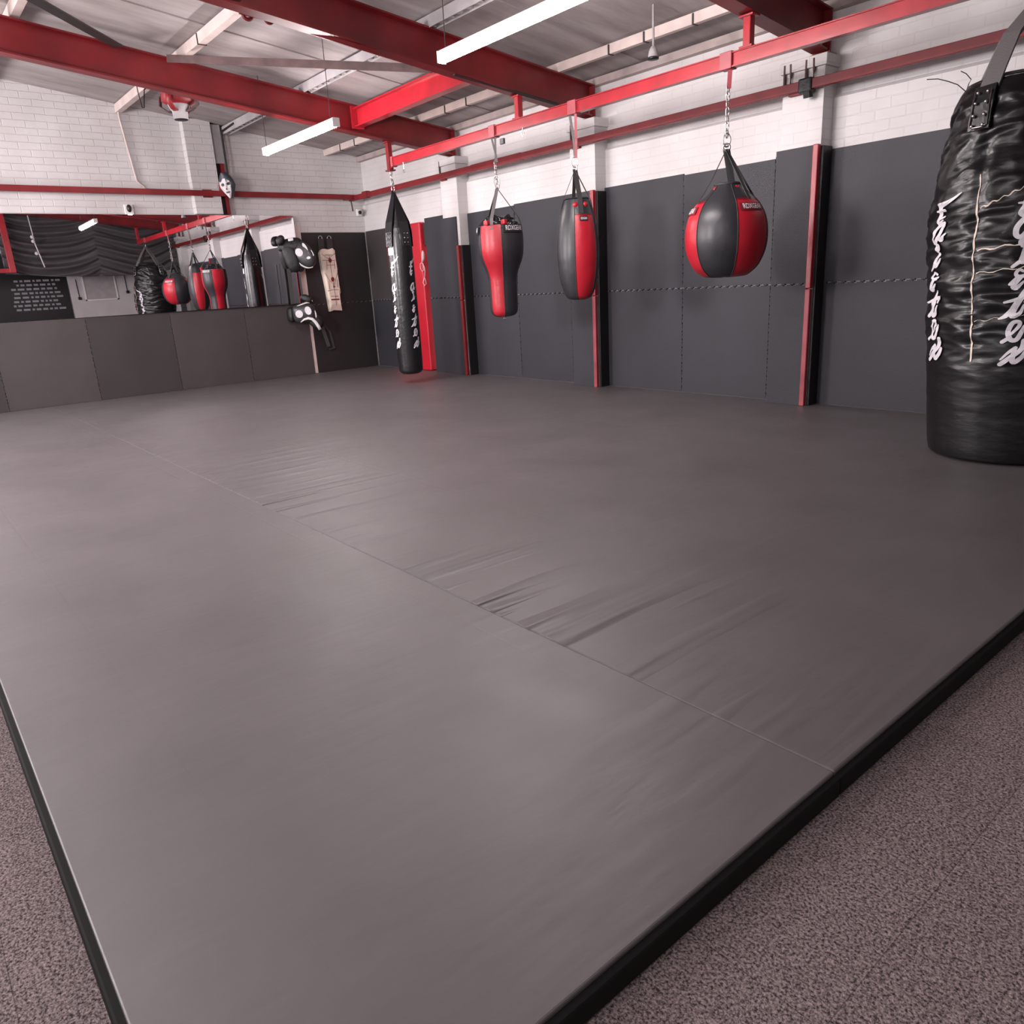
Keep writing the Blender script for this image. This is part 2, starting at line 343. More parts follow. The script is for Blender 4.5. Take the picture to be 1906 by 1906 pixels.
# ceiling: roof sheets with lapped joints
b = BM(); xs = [-.2+1.12*i for i in range(12)]
for i, x in enumerate(xs[:-1]):
    x1 = min(xs[i+1]+.03, XE+.2); dz = 0.012*(i % 2)
    ya, yb = YL-.2, 0.25
    v = [b.verts.new(p) for p in ((x, ya, ceil_z(ya)+dz), (x1, ya, ceil_z(ya)+dz), (x1, yb, ceil_z(yb)+dz), (x, yb, ceil_z(yb)+dz), (x, ya, ceil_z(ya)+dz+.03), (x1, ya, ceil_z(ya)+dz+.03), (x1, yb, ceil_z(yb)+dz+.03), (x, yb, ceil_z(yb)+dz+.03))]
    for f in ((0, 1, 2, 3), (7, 6, 5, 4), (0, 4, 5, 1), (1, 5, 6, 2), (2, 6, 7, 3), (3, 7, 4, 0)): b.faces.new([v[k] for k in f])
struct('ceiling', b, 'ceiling')
# brick piers on the right wall, each with a cement pad on top
PIER = [(2.24, 2.585), (4.57, 4.925), (6.97, 7.315)]
for i, (x0, x1) in enumerate(PIER + [(9.45, 9.79)]):
    b = BM(); box(b, x0, x1, -0.13, 0.1, -.05, 2.60, 0.004); box(b, x0-.02, x1+.02, -0.15, 0.1, 2.60, 2.68, 0.006)
    struct('trim_%d' % (i+1), b, 'brick_right')
# wall plate where the roof meets the right wall
b = BM(); box(b, 0.0, XE, -0.02, 0.06, 2.985, 3.05); struct('trim_5', b, 'cream_dark')
# pier on the back wall
b = BM(); box(b, 0, 0.12, -2.47, -2.13, 2.245, ceil_z(-2.3)); struct('trim_6', b, 'brick_back')

# ------------------------------------------------------------------ training floor
def flatbox(bm, x0, x1, y0, y1, z0, z1, bev=0.012): return box(bm, x0, x1, y0, y1, z0, z1, bev)
t = thing('vinyl_floor_mat', 'wide grey vinyl mat sheet with ripples, running under the punch bags', 'mat', (5, -2.3, 0))
b = BM(); box(b, 0.03, 9.92, -4.563, -0.002, -.006, 0.05, 0.005); obj('vinyl_cover', b, 'vinyl_a', t)
b = BM(); box(b, 9.912, 9.936, -4.56, 0.0, -.012, 0.040, 0.006); obj('edge_skirt', b, 'skirt', t)['label'] = 'black edge of the mat'
t = thing('vinyl_floor_mat', 'narrow smooth grey vinyl mat sheet nearest the carpet, left of the seam', 'mat', (5, -5.3, 0))
b = BM(); box(b, 0.03, 9.92, -5.98, -4.5645, -.006, 0.0497, 0.004); obj('vinyl_cover', b, 'vinyl_b', t)
b = BM(); box(b, 9.912, 9.936, -5.99, -4.56, -.012, 0.040, 0.006); box(b, 0.03, 9.936, -5.998, -5.974, -.012, 0.040, 0.006); obj('edge_skirt', b, 'skirt', t)['label'] = 'black edge of the mat'

# ------------------------------------------------------------------ jigsaw wall mats
def teeth(a, bb, amp, n, sign):
    """offsets along an edge from 0 to 1: list of (t, offset)"""
    out = []
    for i in range(n):
        t0 = (i+0.0)/n; w = 1.0/n
        out += [(t0+w*.05, 0), (t0+w*.22, 0), (t0+w*.15, sign*amp), (t0+w*.62, sign*amp), (t0+w*.55, 0)]
    return out
def jig_panel(u0, u1, z0, z1, sides, thick=0.022):
    """outline in (u, z); sides = (bottom, right, top, left): +1 tabs, -1 sockets, 0 straight"""
    A = 0.009; pts = []; e = 0.0009
    u0 += e; u1 -= e; z0 += e; z1 -= e
    def edge(p, q, s, n):
        d = (q[0]-p[0], q[1]-p[1]); L = math.hypot(*d); nn = (d[1]/L, -d[0]/L)
        pts.append(p)
        if s:
            for tt, o in teeth(0, 1, A, n, s):
                if 0.03 < tt < 0.97: pts.append((p[0]+d[0]*tt+nn[0]*o, p[1]+d[1]*tt+nn[1]*o))
    nu = max(3, int((u1-u0)/0.075)); nz = max(3, int((z1-z0)/0.075))
    edge((u0, z0), (u1, z0), sides[0], nu); edge((u1, z0), (u1, z1), sides[1], nz)
    edge((u1, z1), (u0, z1), sides[2], nu); edge((u0, z1), (u0, z0), sides[3], nz)
    return pts
def wall_panel(wall, u0, u1, z0, z1, face, thick, m, label, sides=(0, 0, 0, 0), group=None, name='wall_mat'):
    pts = jig_panel(u0, u1, z0, z1, sides); bm = BM()
    if wall == 'right': f = lambda p, d: (p[0], face+d, p[1])
    else: f = lambda p, d: (face-d, p[0], p[1])
    fr = [bm.verts.new(f(p, 0)) for p in pts]; bk = [bm.verts.new(f(p, thick)) for p in pts]; n = len(pts)
    for tri in tessellate_polygon([[Vector((q[0], q[1], 0)) for q in pts]]):
        bm.faces.new([fr[k] for k in tri]); bm.faces.new([bk[k] for k in reversed(tri)])
    for i in range(n): bm.faces.new((fr[i], bk[i], bk[(i+1) % n], fr[(i+1) % n]))
    return tag(obj(name, bm, m), label, 'mat', group)
GR = 'grey jigsaw mats on the right wall'
bays = [('behind the uppercut bag', (2.585, 3.487, 4.39, 4.57)), ('behind the ball bag', (4.925, 5.913, 6.85, 6.97)), ('behind the largest bag', (7.315, 8.31, 9.30, 9.45))]
ords = ['first', 'second', 'third']
for bi, (where, xs) in enumerate(bays):
    for k in range(3):
        for row, (z0, z1) in (('lower', (0.05, 1.035)), ('upper', (1.04, 2.03 + 0.012*((k+bi) % 2)))):
            sd = (0, 1 if k < 2 else 0, 0, -1 if k else 0) if row == 'lower' else (1, 1 if k < 2 else 0, 0, -1 if k else 0)
            if row == 'lower': sd = (0, sd[1], -1, sd[3])
            w = ('narrow ' if k == 2 else '')
            wall_panel('right', xs[k], xs[k+1], z0, z1, 0.0, 0.02, 'wmat' if (k+bi+(row == 'upper')) % 3 else 'wmat2',
                       '%sgrey foam mat, %s row, %s from left %s' % (w, row, ords[k], where), sd, GR)
pn = ['leftmost brick pier', 'middle brick pier', 'brick pier beside the ball bag']
for i, (x0, x1) in enumerate(PIER):
    zt = (2.0, 2.02, 2.06)[i]
    wall_panel('right', x0-.02, x1-.045, 0.05, 1.035, -0.152, 0.02, 'wmat', 'narrow grey mat on the front of the %s, lower half' % pn[i], (0, 0, -1, 0), GR)
    wall_panel('right', x0-.02, x1-.045, 1.04, zt, -0.152, 0.02, 'wmat2' if i == 0 else 'wmat', 'narrow grey mat on the front of the %s, upper half' % pn[i], (1, 0, 0, 0), GR)
# corner bay: mat, red crash mat, projecting boarded section
wall_panel('right', 0.03, 0.70, 1.04, 2.03, 0.0, 0.02, 'bmat2', 'narrow dark mat in the room corner left of the red crash mat, upper row', (1, 0, 0, 0), GR)
wall_panel('right', 0.03, 0.70, 0.05, 1.035, 0.0, 0.02, 'wmat', 'narrow dark mat in the room corner left of the red crash mat, lower row', (0, 0, -1, 0), GR)
wall_panel('right', 1.77, 2.215, 1.04, 2.05, -0.10, 0.03, 'wmat', 'grey mat right of the red crash mat, upper row, beside the hanging rope', (1, 0, 0, 0), GR)
wall_panel('right', 1.77, 2.02, 0.05, 1.035, -0.10, 0.03, 'wmat', 'grey mat right of the red crash mat, lower row, left piece', (0, 1, -1, 0), GR)
wall_panel('right', 2.02, 2.215, 0.05, 1.035, -0.115, 0.03, 'wmat', 'grey mat right of the red crash mat, lower row, right piece', (0, 0, -1, -1), GR)
b = BM(); box(b, 1.80, 2.21, -0.068, 0.02, 0.05, 2.02); struct('trim_7', b, 'cream_dark')
t = thing('crash_mat', 'tall red crash mat standing against the wall behind the long black bag', 'mat', (1.05, -.04, 0.05))
b = BM(); box(b, 0.72, 1.62, -0.085, 0.018, 0.052, 2.02, 0.02); obj('cushion', b, 'redmat', t)
b = BM(); box(b, 1.62, 1.70, -0.03, 0.018, 1.72, 2.0, 0.004); obj('strap', b, 'web', t)
# back wall mats
GB = 'brown grey mats below the mirror'
ws = ['first left of the focus pads', 'second left of the focus pads', 'third left of the focus pads', 'fourth left of the focus pads, at photo edge']
ys = [-1.085, -2.02, -3.0, -3.99, -4.98]
for k in range(4):
    wall_panel('back', ys[k+1], ys[k], 0.05, 1.055, 0.022, 0.02, ('bmat', 'bmat2', 'bmat2', 'bmat')[k] if k != 1 else 'bmat', 'brown grey foam mat under the mirror, %s' % ws[k], (0, -1 if k else 0, 0, 1), GB)
wall_panel('back', -5.98, -4.98, 0.05, 1.055, 0.022, 0.02, 'bmat2', 'brown grey foam mat under the mirror, beyond the left end', (0, -1, 0, 0), GB)
wall_panel('back', -1.03, -0.012, 0.05, 1.03, 0.022, 0.02, 'black_pan', 'charcoal black foam mat in the corner below the beige kick shield', (0, 0, -1, 0), name='wall_mat')
wall_panel('back', -1.03, -0.012, 1.035, 2.02, 0.022, 0.02, 'black_pan', 'charcoal black foam mat in the corner behind the beige kick shield', (1, 0, 0, 0), name='wall_mat')
b = BM(); box(b, 0.0, 0.018, -1.135, -1.035, 0.05, 2.12, 0.003); tag(obj('timber_batten', b, 'cream'), 'cream upright batten between the mirror and the charcoal mats', 'trim')

# corner posts on the piers: red tube and black padded return
for i, (x0, x1) in enumerate(PIER):
    nm = ['left pier, beside the uppercut bag', 'middle pier, behind the teardrop bag', 'right pier, between ball bag and largest bag'][i]
    t = thing('corner_post', 'slim red post with black padding on the %s' % nm, 'post', (x1, -.13, .05), 'red corner posts on the piers')
    zt = (1.66, 2.02, 2.06)[i]
    b = BM(); box(b, x1-.042, x1+.004, -0.176, -0.132, 1.0, zt, 0.006); obj('upper_tube', b, 'red' if i else 'red_dark', t)
    b = BM(); box(b, x1-.042, x1+.002, -0.174, -0.132, 0.05, 0.995, 0.006); obj('lower_tube', b, 'red_faded' if i else 'red_dark', t)
    b = BM(); box(b, x1+.001, x1+.024, -0.130, 0.0, 0.05, zt-.01 if i else 1.66, 0.004); obj('side_pad', b, 'black_pad', t)

# ------------------------------------------------------------------ roof steel
slope = 0.118
BX = [2.43, 4.79, 7.23, 9.66]
bl = ['nearest the back wall, over the long black bag', 'second from the back wall, above the teardrop bag', 'third from the back wall, above the ball bag', 'above the largest black bag, seen only in the mirror']
def beam_z(y): return 2.695 - 0.119*y + 0.145
LIFT = (0, 0, 0, .075)
for i, x in enumerate(BX):
    t = thing('roof_beam', 'deep red sloping steel roof beam, %s' % bl[i], 'beam', (x, -.1, 2.84), 'sloping red roof beams')
    b = BM(); ibeam(b, (x, -0.06, beam_z(-.06)+LIFT[i]), (x, YL, beam_z(YL)+LIFT[i]), 0.285 if i < 3 else .25, 0.125); obj('girder', b, 'red_beam', t)
    b = BM(); box(b, x-.07, x+.07, -0.08, 0.05, 2.68, 2.70, 0.003); box(b, x-.07, x+.07, -.055, -.04, 2.70, 2.985); obj('end_plate', b, 'red_beam', t)
# strut between the first two beams
t = thing('cross_beam', 'bright red steel joist joining the first two roof beams', 'beam', (3.6, -1.42, 2.98))
b = BM(); ibeam(b, (2.50, -1.36, 3.012), (4.73, -1.47, 2.985), 0.19, 0.10, 0.011, 0.008); obj('joist', b, 'red', t)
pieces('end_plate', ((2.475, 2.505, -1.43, -1.29, 2.90, 3.13), (4.72, 4.748, -1.54, -1.40, 2.88, 3.09)), 'red', t)
# diagonal braces
b = BM(); strip(b, [(2.52, -3.33, 3.355), (4.70, -1.86, 2.955)], 0.065, 0.012, (0.56, -.83, 0)); tag(obj('wind_brace', b, 'rust'), 'rusty brown flat brace running between the first two roof beams', 'brace')
b = BM(); strip(b, [(2.52, -3.74, 3.40), (4.70, -5.30, 3.225)], 0.085, 0.010, (0, -.2, 0.98)); tag(obj('wind_brace', b, 'dark_steel'), 'black flat brace crossing the ceiling at the top left', 'brace')
b = BM(); tube(b, [(4.82, -1.72, 2.905), (4.86, -0.55, 2.765)], 0.014); tag(obj('tie_rod', b, 'dark_steel'), 'thin dark rod under the second roof beam', 'rod')
# small braces at top: red members at the head of beam two
b = BM(); tube(b, [at(445, 20, 2, 3.16), at(505, 35, 2, 3.13), at(700, 95, 2, 2.97)], 0.022); ring(b, at(460, 26, 2, 3.15), 0.035, 0.014, (1, 0, 0)); ring(b, at(500, 34, 2, 3.13), 0.03, 0.014, (1, 0, 0))
box(b, 4.66, 4.90, -3.72, -3.52, 3.16, 3.22, 0.01)
tag(obj('pipe_run', b, 'red_beam'), 'dark red pipe with bracket clinging under the second roof beam', 'pipe')
# purlins
def purlin(y, x0, x1, m, label, h=0.10, w=0.06, bolts=()):
    t = thing('purlin', label, 'purlin', (x0, y, ceil_z(y)-.06), 'roof purlins')
    b = BM(); box(b, x0, x1, y-w/2, y+w/2, ceil_z(y)-h-.008, ceil_z(y)-.004, 0.003); obj('rail', b, m, t)
    if bolts:
        pieces('clip', [(x-.008, x+.008, y-w/2-.006, y+w/2+.006, ceil_z(y)-h-.014, ceil_z(y)-.01) for x in bolts], 'dark_steel', t)
purlin(-0.50, 0, XE, 'cream', 'cream purlin nearest the right wall', 0.075, 0.05, (0.5, 0.9, 3.0, 3.4, 5.5, 5.9, 6.4))
purlin(-3.16, 0, XE, 'cream', 'pale purlin meeting the back wall above the conduit', 0.085, 0.07, (3.0,))
purlin(-4.50, 0, XE, 'cream', 'pale purlin at the top left of the ceiling', 0.09, 0.07)
purlin(-5.85, 0, XE, 'cream', 'pale purlin over the carpet strip', 0.09, 0.07)
purlin(-7.20, 0, XE, 'cream', 'pale purlin near the window wall', 0.09, 0.07)
t = thing('cable_tray', 'slotted metal cable tray running under the ceiling over the tube lights', 'tray', (0, -1.92, 3.2))
yT = -1.92; zT = ceil_z(yT)
pieces('side_rail', ((0.02, XE, yT-.045, yT-.035, zT-.10, zT-.01), (.02, XE, yT+.035, yT+.045, zT-.10, zT-.01)), 'conc', t)
b = BM()
for i in range(90):
    x = 0.06+0.128*i; box(b, x, x+.05, yT-.034, yT+.034, zT-.085, zT-.076)
box(b, .02, XE, yT-.012, yT+.012, zT-.078, zT-.070); obj('slotted_base', b, 'grey_steel', t)
random.seed(3)
for y0 in (-.02, .012):
    pts = [(0.02+0.3*i, yT+y0+random.uniform(-.008, .008), zT-.055+random.uniform(-.01, .01)) for i in range(39)]
    b = BM(); tube(b, pts, 0.008, 6); obj('cable', b, 'black', t)
# column beside the back-wall pier
t = thing('wall_column', 'narrow steel column in the back wall, grey above, black below, with red bracket', 'column', (0.05, -2.05, 1.9))
b = BM(); box(b, 0.001, 0.09, -2.128, -2.0, 2.86, ceil_z(-2.05)-.01); obj('upper_casing', b, 'conc', t)
b = BM(); box(b, 0.001, 0.05, -2.128, -2.065, 2.245, 2.86); obj('dark_web', b, 'black', t)
b = BM(); box(b, 0.001, 0.095, -2.062, -2.02, 2.245, 2.86, 0.003); obj('red_flange', b, 'red_dark', t)
b = BM(); box(b, 0.02, 0.17, -2.14, -1.96, 2.50, 2.60, 0.006); box(b, 0.09, 0.14, -2.08, -2.01, 2.56, 2.72, 0.01); obj('bracket', b, 'red_dark', t)

# conduits
b = BM(); tube(b, [(0.03, -3.17, 3.42), (0.03, -3.17, 3.30), (0.02, -3.10, 2.62), (0.02, -3.03, 2.56), (0.02, -3.01, 2.50)], 0.012, 8, Vector((1, 0, 0))); tag(obj('conduit', b, 'cream'), 'cream conduit running down the back wall to the red rail', 'pipe')
b = BM(); tube(b, [(0.5, -1.97, ceil_z(-1.97)-.05), (0.12, -1.985, 3.24), (0.11, -1.99, 3.18), (0.11, -1.99, 2.68)], 0.012, 8, Vector((0, 1, 0))); tag(obj('conduit', b, 'black'), 'black cable dropping down the steel column behind the mask', 'cable')

# wall rails
t = thing('wall_rail', 'dark red rail along the right wall, below the bag rail', 'rail', (0, -.2, 2.47))
b = BM(); box(b, 0.02, 9.8, -0.215, -0.165, 2.445, 2.512, 0.004); obj('bar', b, 'red_dark', t)
pieces('splice_sleeve', ((0.42, 0.55, -0.222, -0.158, 2.438, 2.530), (3.0, 3.9, -.218, -.162, 2.442, 2.516)), 'red_dark', t, .003)
pieces('clamp', [(x, x+.1, -0.166, -0.131, 2.43, 2.52) for x in (2.30, 4.64, 7.04, 9.5)], 'red_dark', t, .004)
p = at(1499, 148, 1, -.225)
b = BM(); box(b, p.x-.06, p.x+.05, -0.228, -0.152, 2.425, 2.525, 0.012); tube(b, [(p.x+.01, -.20, 2.435), (p.x+.01, -.19, 2.39)], 0.035, 8); obj('tape_wrap', b, 'black_pad', t)['label'] = 'black tape wound round the rail'
t = thing('wall_rail', 'dark red rail along the back wall above the mirror', 'rail', (.16, -3, 2.47))
b = BM(); box(b, 0.13, 0.18, -9.0, -0.17, 2.455, 2.520, 0.004); obj('bar', b, 'red_dark', t)
pieces('clamp', ((0.12, 0.131, -2.36, -2.24, 2.44, 2.535), (0.0, 0.131, -5.26, -5.14, 2.44, 2.535), (.0, .13, -.30, -.24, 2.46, 2.515)), 'red_dark', t)
b = BM(); tube(b, [(0.16, -.26, 2.455), (0.14, -.235, 2.30)], 0.010, 8); obj('stub', b, 'dark_steel', t)
# dark pipes in front of the piers
for i, (x0, x1) in enumerate(PIER):
    for k, dx in enumerate(((.03,), (.04,), (.02, .07, .20, .26))[i]):
        b = BM(); tube(b, [(x0+dx, -.145, 2.51), (x0+dx+.004*(k % 2), -.145, 2.58), (x0+dx, -.145, 2.66)], 0.010, 8)
        lab = ['thin dark pipe on top of the leftmost pier', 'thin dark pipe on top of the middle pier', 'thin dark pipe on the pier right of the ball bag, number %s from left' % ('first', 'second', 'third', 'fourth')[k]][i]
        lab = lab.replace('number ', '')
        tag(obj('vertical_pipe', b, 'rust'), lab, 'pipe')

# hanging rail for the bags
t = thing('bag_rail', 'long bright red steel rail carrying all the punch bags', 'rail', (6, -1, 2.57))
b = BM(); ibeam(b, (2.56, -1.0, 2.572), (9.72, -1.0, 2.572), 0.094, 0.060, 0.008, 0.034); obj('joist', b, 'red', t)
pieces('clamp', [(x-w, x+w, -1.036, -0.964, 2.518, 2.628) for (x, w) in ((2.585, .02), (4.43, .045), (5.53, .05), (7.07, .05), (8.98, .05))], 'red_faded', t, .005)
for i, (x, y) in enumerate(((2.43, -.955), (4.79, -.985), (7.23, -1.0), (9.66, -1.0))):
    b = BM(); zt = beam_z(y)-.145+(.09 if i == 3 else 0); z0 = 2.50 if i == 0 else 2.62
    box(b, x-.028, x+.028, y-.028, y+.028, z0, zt, 0.004); box(b, x-.055, x+.055, y-.045, y+.045, zt-.012, zt-.001); box(b, x-.05, x+.05, y-.04, y+.04, z0-.004, z0+.01)
    if i == 0: tube(b, [(2.43, -.955, 2.52), (2.58, -.99, 2.545)], 0.014, 8)
    tag(obj('rail_hanger', b, 'red_dark' if i == 0 else 'red'), ['red steel hanger at the left end of the bag rail', 'red steel hanger between the uppercut and teardrop bags', 'red steel hanger right of the ball bag', 'red steel hanger seen in the mirror above the largest bag'][i], 'hanger', 'rail hangers')
# small hook and shackle details on the rail
for (px, py, lab) in ((752, 318, 'small steel shackle at the left end of the bag rail'), (973, 249, 'tiny hook under the bag rail left of the teardrop bag'), (935, 262, 'black buckle clip beside the uppercut bag strap')):
    p = at(px, py, 1, -1.03); b = BM()
    if 'buckle' in lab: box(b, p.x-.03, p.x+.03, p.y-.01, p.y+.01, p.z-.03, p.z+.02, 0.004); mm_ = 'black'
    else: tube(b, [(p.x, p.y, 2.53), (p.x, p.y, p.z+.02)], 0.004, 6); ring(b, (p.x, p.y, p.z), 0.018, 0.004, (0, 1, 0), arc=(120, 400)); mm_ = 'chrome'
    tag(obj('hook' if 'buckle' not in lab else 'buckle', b, mm_), lab, 'hook')

# ------------------------------------------------------------------ punch bags
def face_cam(x, y): return math.atan2(CAM.y-y, CAM.x-x)
def interp(prof, z):
    for (z0, r0), (z1, r1) in zip(prof, prof[1:]):
        if z0 <= z <= z1: return r0+(r1-r0)*(z-z0)/(z1-z0)
    return prof[-1][1] if z > prof[-1][0] else prof[0][1]
def catmull(prof, n=60):
    out = []; P = prof
    for i in range(len(P)-1):
        p0 = P[max(i-1, 0)]; p1 = P[i]; p2 = P[i+1]; p3 = P[min(i+2, len(P)-1)]
        for k in range(8):
            t = k/8
            f = lambda a, b_, c, d: 0.5*((2*b_)+(-a+c)*t+(2*a-5*b_+4*c-d)*t*t+(-a+3*b_-3*c+d)*t**3)
            out.append((f(p0[0], p1[0], p2[0], p3[0]), max(0.001, f(p0[1], p1[1], p2[1], p3[1]))))
    out.append(P[-1]); return out
def sector(bm, cx, cy, prof, a0, a1, n, puff=0.0, disp=None, axis=None):
    rows = []
    for z, r in prof:
        row = []
        for i in range(n+1):
            t = i/n; a = a0+(a1-a0)*t; rr = r*(1+puff*math.sin(math.pi*t))
            if disp: rr += disp(a, z)
            ox = axis(z) if axis else 0
            row.append(bm.verts.new((cx+ox+rr*math.cos(a), cy+rr*math.sin(a), z)))
        rows.append(row)
    for a, b_ in zip(rows, rows[1:]):
        for i in range(n): bm.faces.new((a[i], a[i+1], b_[i+1], b_[i]))
    return bm
def chain(parent, top, bot, link_l=0.05, name='chain', m='chrome', r=0.012):
    b = BM(); top, bot = Vector(top), Vector(bot); n = max(1, int((top-bot).length/(link_l*.78)))
    for i in range(n):
        c = top.lerp(bot, (i+.5)/n)
        ring(b, c, link_l*.5, 0.0045, (1, 0, 0) if i % 2 else (0, 1, 0), 12, 6, sy=1.0) if False else oval(b, c, r, link_l*.5, 0.0042, i % 2)
    return obj(name, b, m, parent, True)
def oval(bm, c, rx, rz, t, k):
    pts = []; n = 14
    for i in range(n+1):
        a = 2*math.pi*i/n; s = rx*math.cos(a); z = rz*math.sin(a)
        pts.append((c.x+(s if k else 0), c.y+(0 if k else s), c.z+z))
    return tube(bm, pts, t, 6, Vector((0, 1, 0)) if k else Vector((1, 0, 0)))
def text_on_bag(s, parent, cx, cy, prof, ang, z, size, m='white_print', lift=0.004, name='lettering', squash=1.0):
    cu = bpy.data.curves.new('txt', 'FONT'); cu.body = s; cu.size = size; cu.align_x = 'CENTER'; cu.align_y = 'CENTER'; cu.offset = size*0.02; cu.resolution_u = 3
    to = bpy.data.objects.new('txt', cu); C.objects.link(to); dg = bpy.context.evaluated_depsgraph_get(); me = bpy.data.meshes.new_from_object(to.evaluated_get(dg))
    bpy.data.objects.remove(to)
    bm = BM(); bm.from_mesh(me)
    bmesh.ops.triangulate(bm, faces=bm.faces[:])
    w = parent.get('_w'); w = tuple(w)
    for v in bm.verts:
        zz = z+v.co.y; r = interp(prof, zz)+lift; a = ang+v.co.x*squash/r
        v.co = Vector((cx+r*math.cos(a), cy+r*math.sin(a), zz))
    return obj(name, bm, m, parent)
def patch_on_bag(parent, cx, cy, prof, a0, a1, z0, z1, m, lift=0.003, name='patch'):
    b = BM(); P = [(z0+(z1-z0)*i/6, interp(prof, z0+(z1-z0)*i/6)+lift) for i in range(7)]
    sector(b, cx, cy, P, a0, a1, 8); return obj(name, b, m, parent, True)

# --- brush-script letters as strokes: x right, y down, one unit = 100
GLY = {
 'F': [([(430, -150), (250, 20), (60, 110)], (16, 75, 100)), ([(60, 90), (10, 330)], (90, 60)), ([(-60, 250), (130, 240)], (40, 60)), ([(10, 330), (-40, 480), (0, 560)], (62, 62, 60)), ([(0, 560), (90, 480)], (60, 30)), ([(-20, 440), (110, 400)], (50, 45))],
 'a': [([(130, 0), (20, 40), (-75, 170), (-85, 290), (-30, 335), (40, 260), (125, 60)], (50, 62, 66, 66, 60, 52, 50)), ([(120, 40), (80, 230), (125, 285), (200, 190)], (60, 66, 60, 34))],
 'i': [([(20, 0), (24, 4)], (125, 125)), ([(0, 75), (26, 88)], (30, 24)), ([(50, 130), (25, 240), (5, 335), (60, 330), (130, 210)], (66, 60, 70, 55, 26)), ([(20, 300), (-110, 420)], (60, 44))],
 'r': [([(40, 30), (-20, 0), (-60, 60), (-30, 110), (60, 110)], (34, 40, 44, 50, 40)), ([(90, 80), (-30, 130), (-130, 240)], (28, 46, 36)), ([(0, 130), (-80, 260), (-40, 305), (50, 200)], (60, 64, 62, 26))],
 't': [([(80, 0), (20, 180), (-70, 380), (-70, 490), (20, 440), (75, 290)], (16, 74, 84, 80, 50, 22)), ([(-185, 240), (-20, 190), (140, 130), (80, 240)], (34, 54, 50, 24)), ([(-80, 370), (-170, 490), (-255, 540)], (60, 62, 22))],
 'e': [([(-70, 230), (30, 90), (20, 25), (-60, 40), (-115, 180), (-85, 320), (0, 330), (70, 180), (95, 90)], (30, 48, 52, 56, 62, 66, 60, 52, 22)), ([(-90, 290), (-190, 370)], (50, 52))],
 'x': [([(110, 0), (80, 150), (-60, 300), (-200, 440)], (70, 60, 64, 62)), ([(0, 130), (-90, 210), (-200, 350)], (50, 40, 24)), ([(-10, 150), (-40, 340), (-10, 400), (90, 300), (140, 180)], (50, 64, 66, 60, 40))],
}
def brush_letter(bm, gl, cx, cy, prof, ang, zt, sx, sz, lift, axis=None, disp=None, bold=1.22):
    """strokes drawn as ribbons laid on the bag"""
    for pts, ws in GLY[gl]:
        P = [Vector((x, y)) for x, y in pts]; fine = []; fwid = []
        if len(P) == 2: P = [P[0], (P[0]+P[1])/2, P[1]]; ws = (ws[0], (ws[0]+ws[1])/2, ws[1])
        for i in range(len(P)-1):
            p0, p1, p2, p3 = P[max(i-1, 0)], P[i], P[i+1], P[min(i+2, len(P)-1)]
            for k in range(4):
                t = k/4; fine.append(0.5*((2*p1)+(p2-p0)*t+(2*p0-5*p1+4*p2-p3)*t*t+(3*p1-p0-3*p2+p3)*t**3)); fwid.append(ws[i]+(ws[i+1]-ws[i])*t)
        fine.append(P[-1]); fwid.append(ws[-1])
        rows = []
        def put(q):
            zz = zt-q.y*sz; r = interp(prof, zz)+lift+(disp(ang, zz) if disp else 0); a = ang+q.x*sx/r
            if disp: r = interp(prof, zz)+lift+disp(a, zz)
            return bm.verts.new((cx+(axis(zz) if axis else 0)+r*math.cos(a), cy+r*math.sin(a), zz))
        def capfan(c, d, w, sgn):
            return [c+Vector((math.cos(k), math.sin(k)))*w/2 for k in [math.atan2(d.y, d.x)+sgn*(math.pi/2-math.pi*j/6) for j in range(7)]]
        for i, q in enumerate(fine):
            d = fine[min(i+1, len(fine)-1)]-fine[max(i-1, 0)]; d = d.normalized() if d.length > 1e-6 else Vector((1, 0)); n = Vector((-d.y, d.x))
            rows.append((put(q+n*fwid[i]*bold/2), put(q), put(q-n*fwid[i]*bold/2)))
        for a, b_ in zip(rows, rows[1:]):
            bm.faces.new((a[0], a[1], b_[1], b_[0])); bm.faces.new((a[1], a[2], b_[2], b_[1]))
        for idx, sg in ((0, -1), (-1, 1)):
            q = fine[idx]; d = (fine[1]-fine[0]) if idx == 0 else (fine[-1]-fine[-2])
            if d.length < 1e-6: d = Vector((1, 0))
            d = d.normalized()*sg; c = put(q); ringv = []
            for j in range(7):
                a = math.atan2(d.y, d.x)-math.pi/2+math.pi*j/6; ringv.append(put(q+Vector((math.cos(a), math.sin(a)))*fwid[idx]*bold/2))
            for u_, v_ in zip(ringv, ringv[1:]): bm.faces.new((c, u_, v_))
def script_word(parent, cx, cy, prof, ang, tops, sx, szs, lift=0.004, axis=None, disp=None, label=None):
    for ch, zt, sz in zip('Fairtex', tops, szs):
        b = BM(); brush_letter(b, ch, cx, cy, prof, ang, zt, sx, sz, lift, axis, disp)
        o = obj('letter', b, 'white_print', parent)

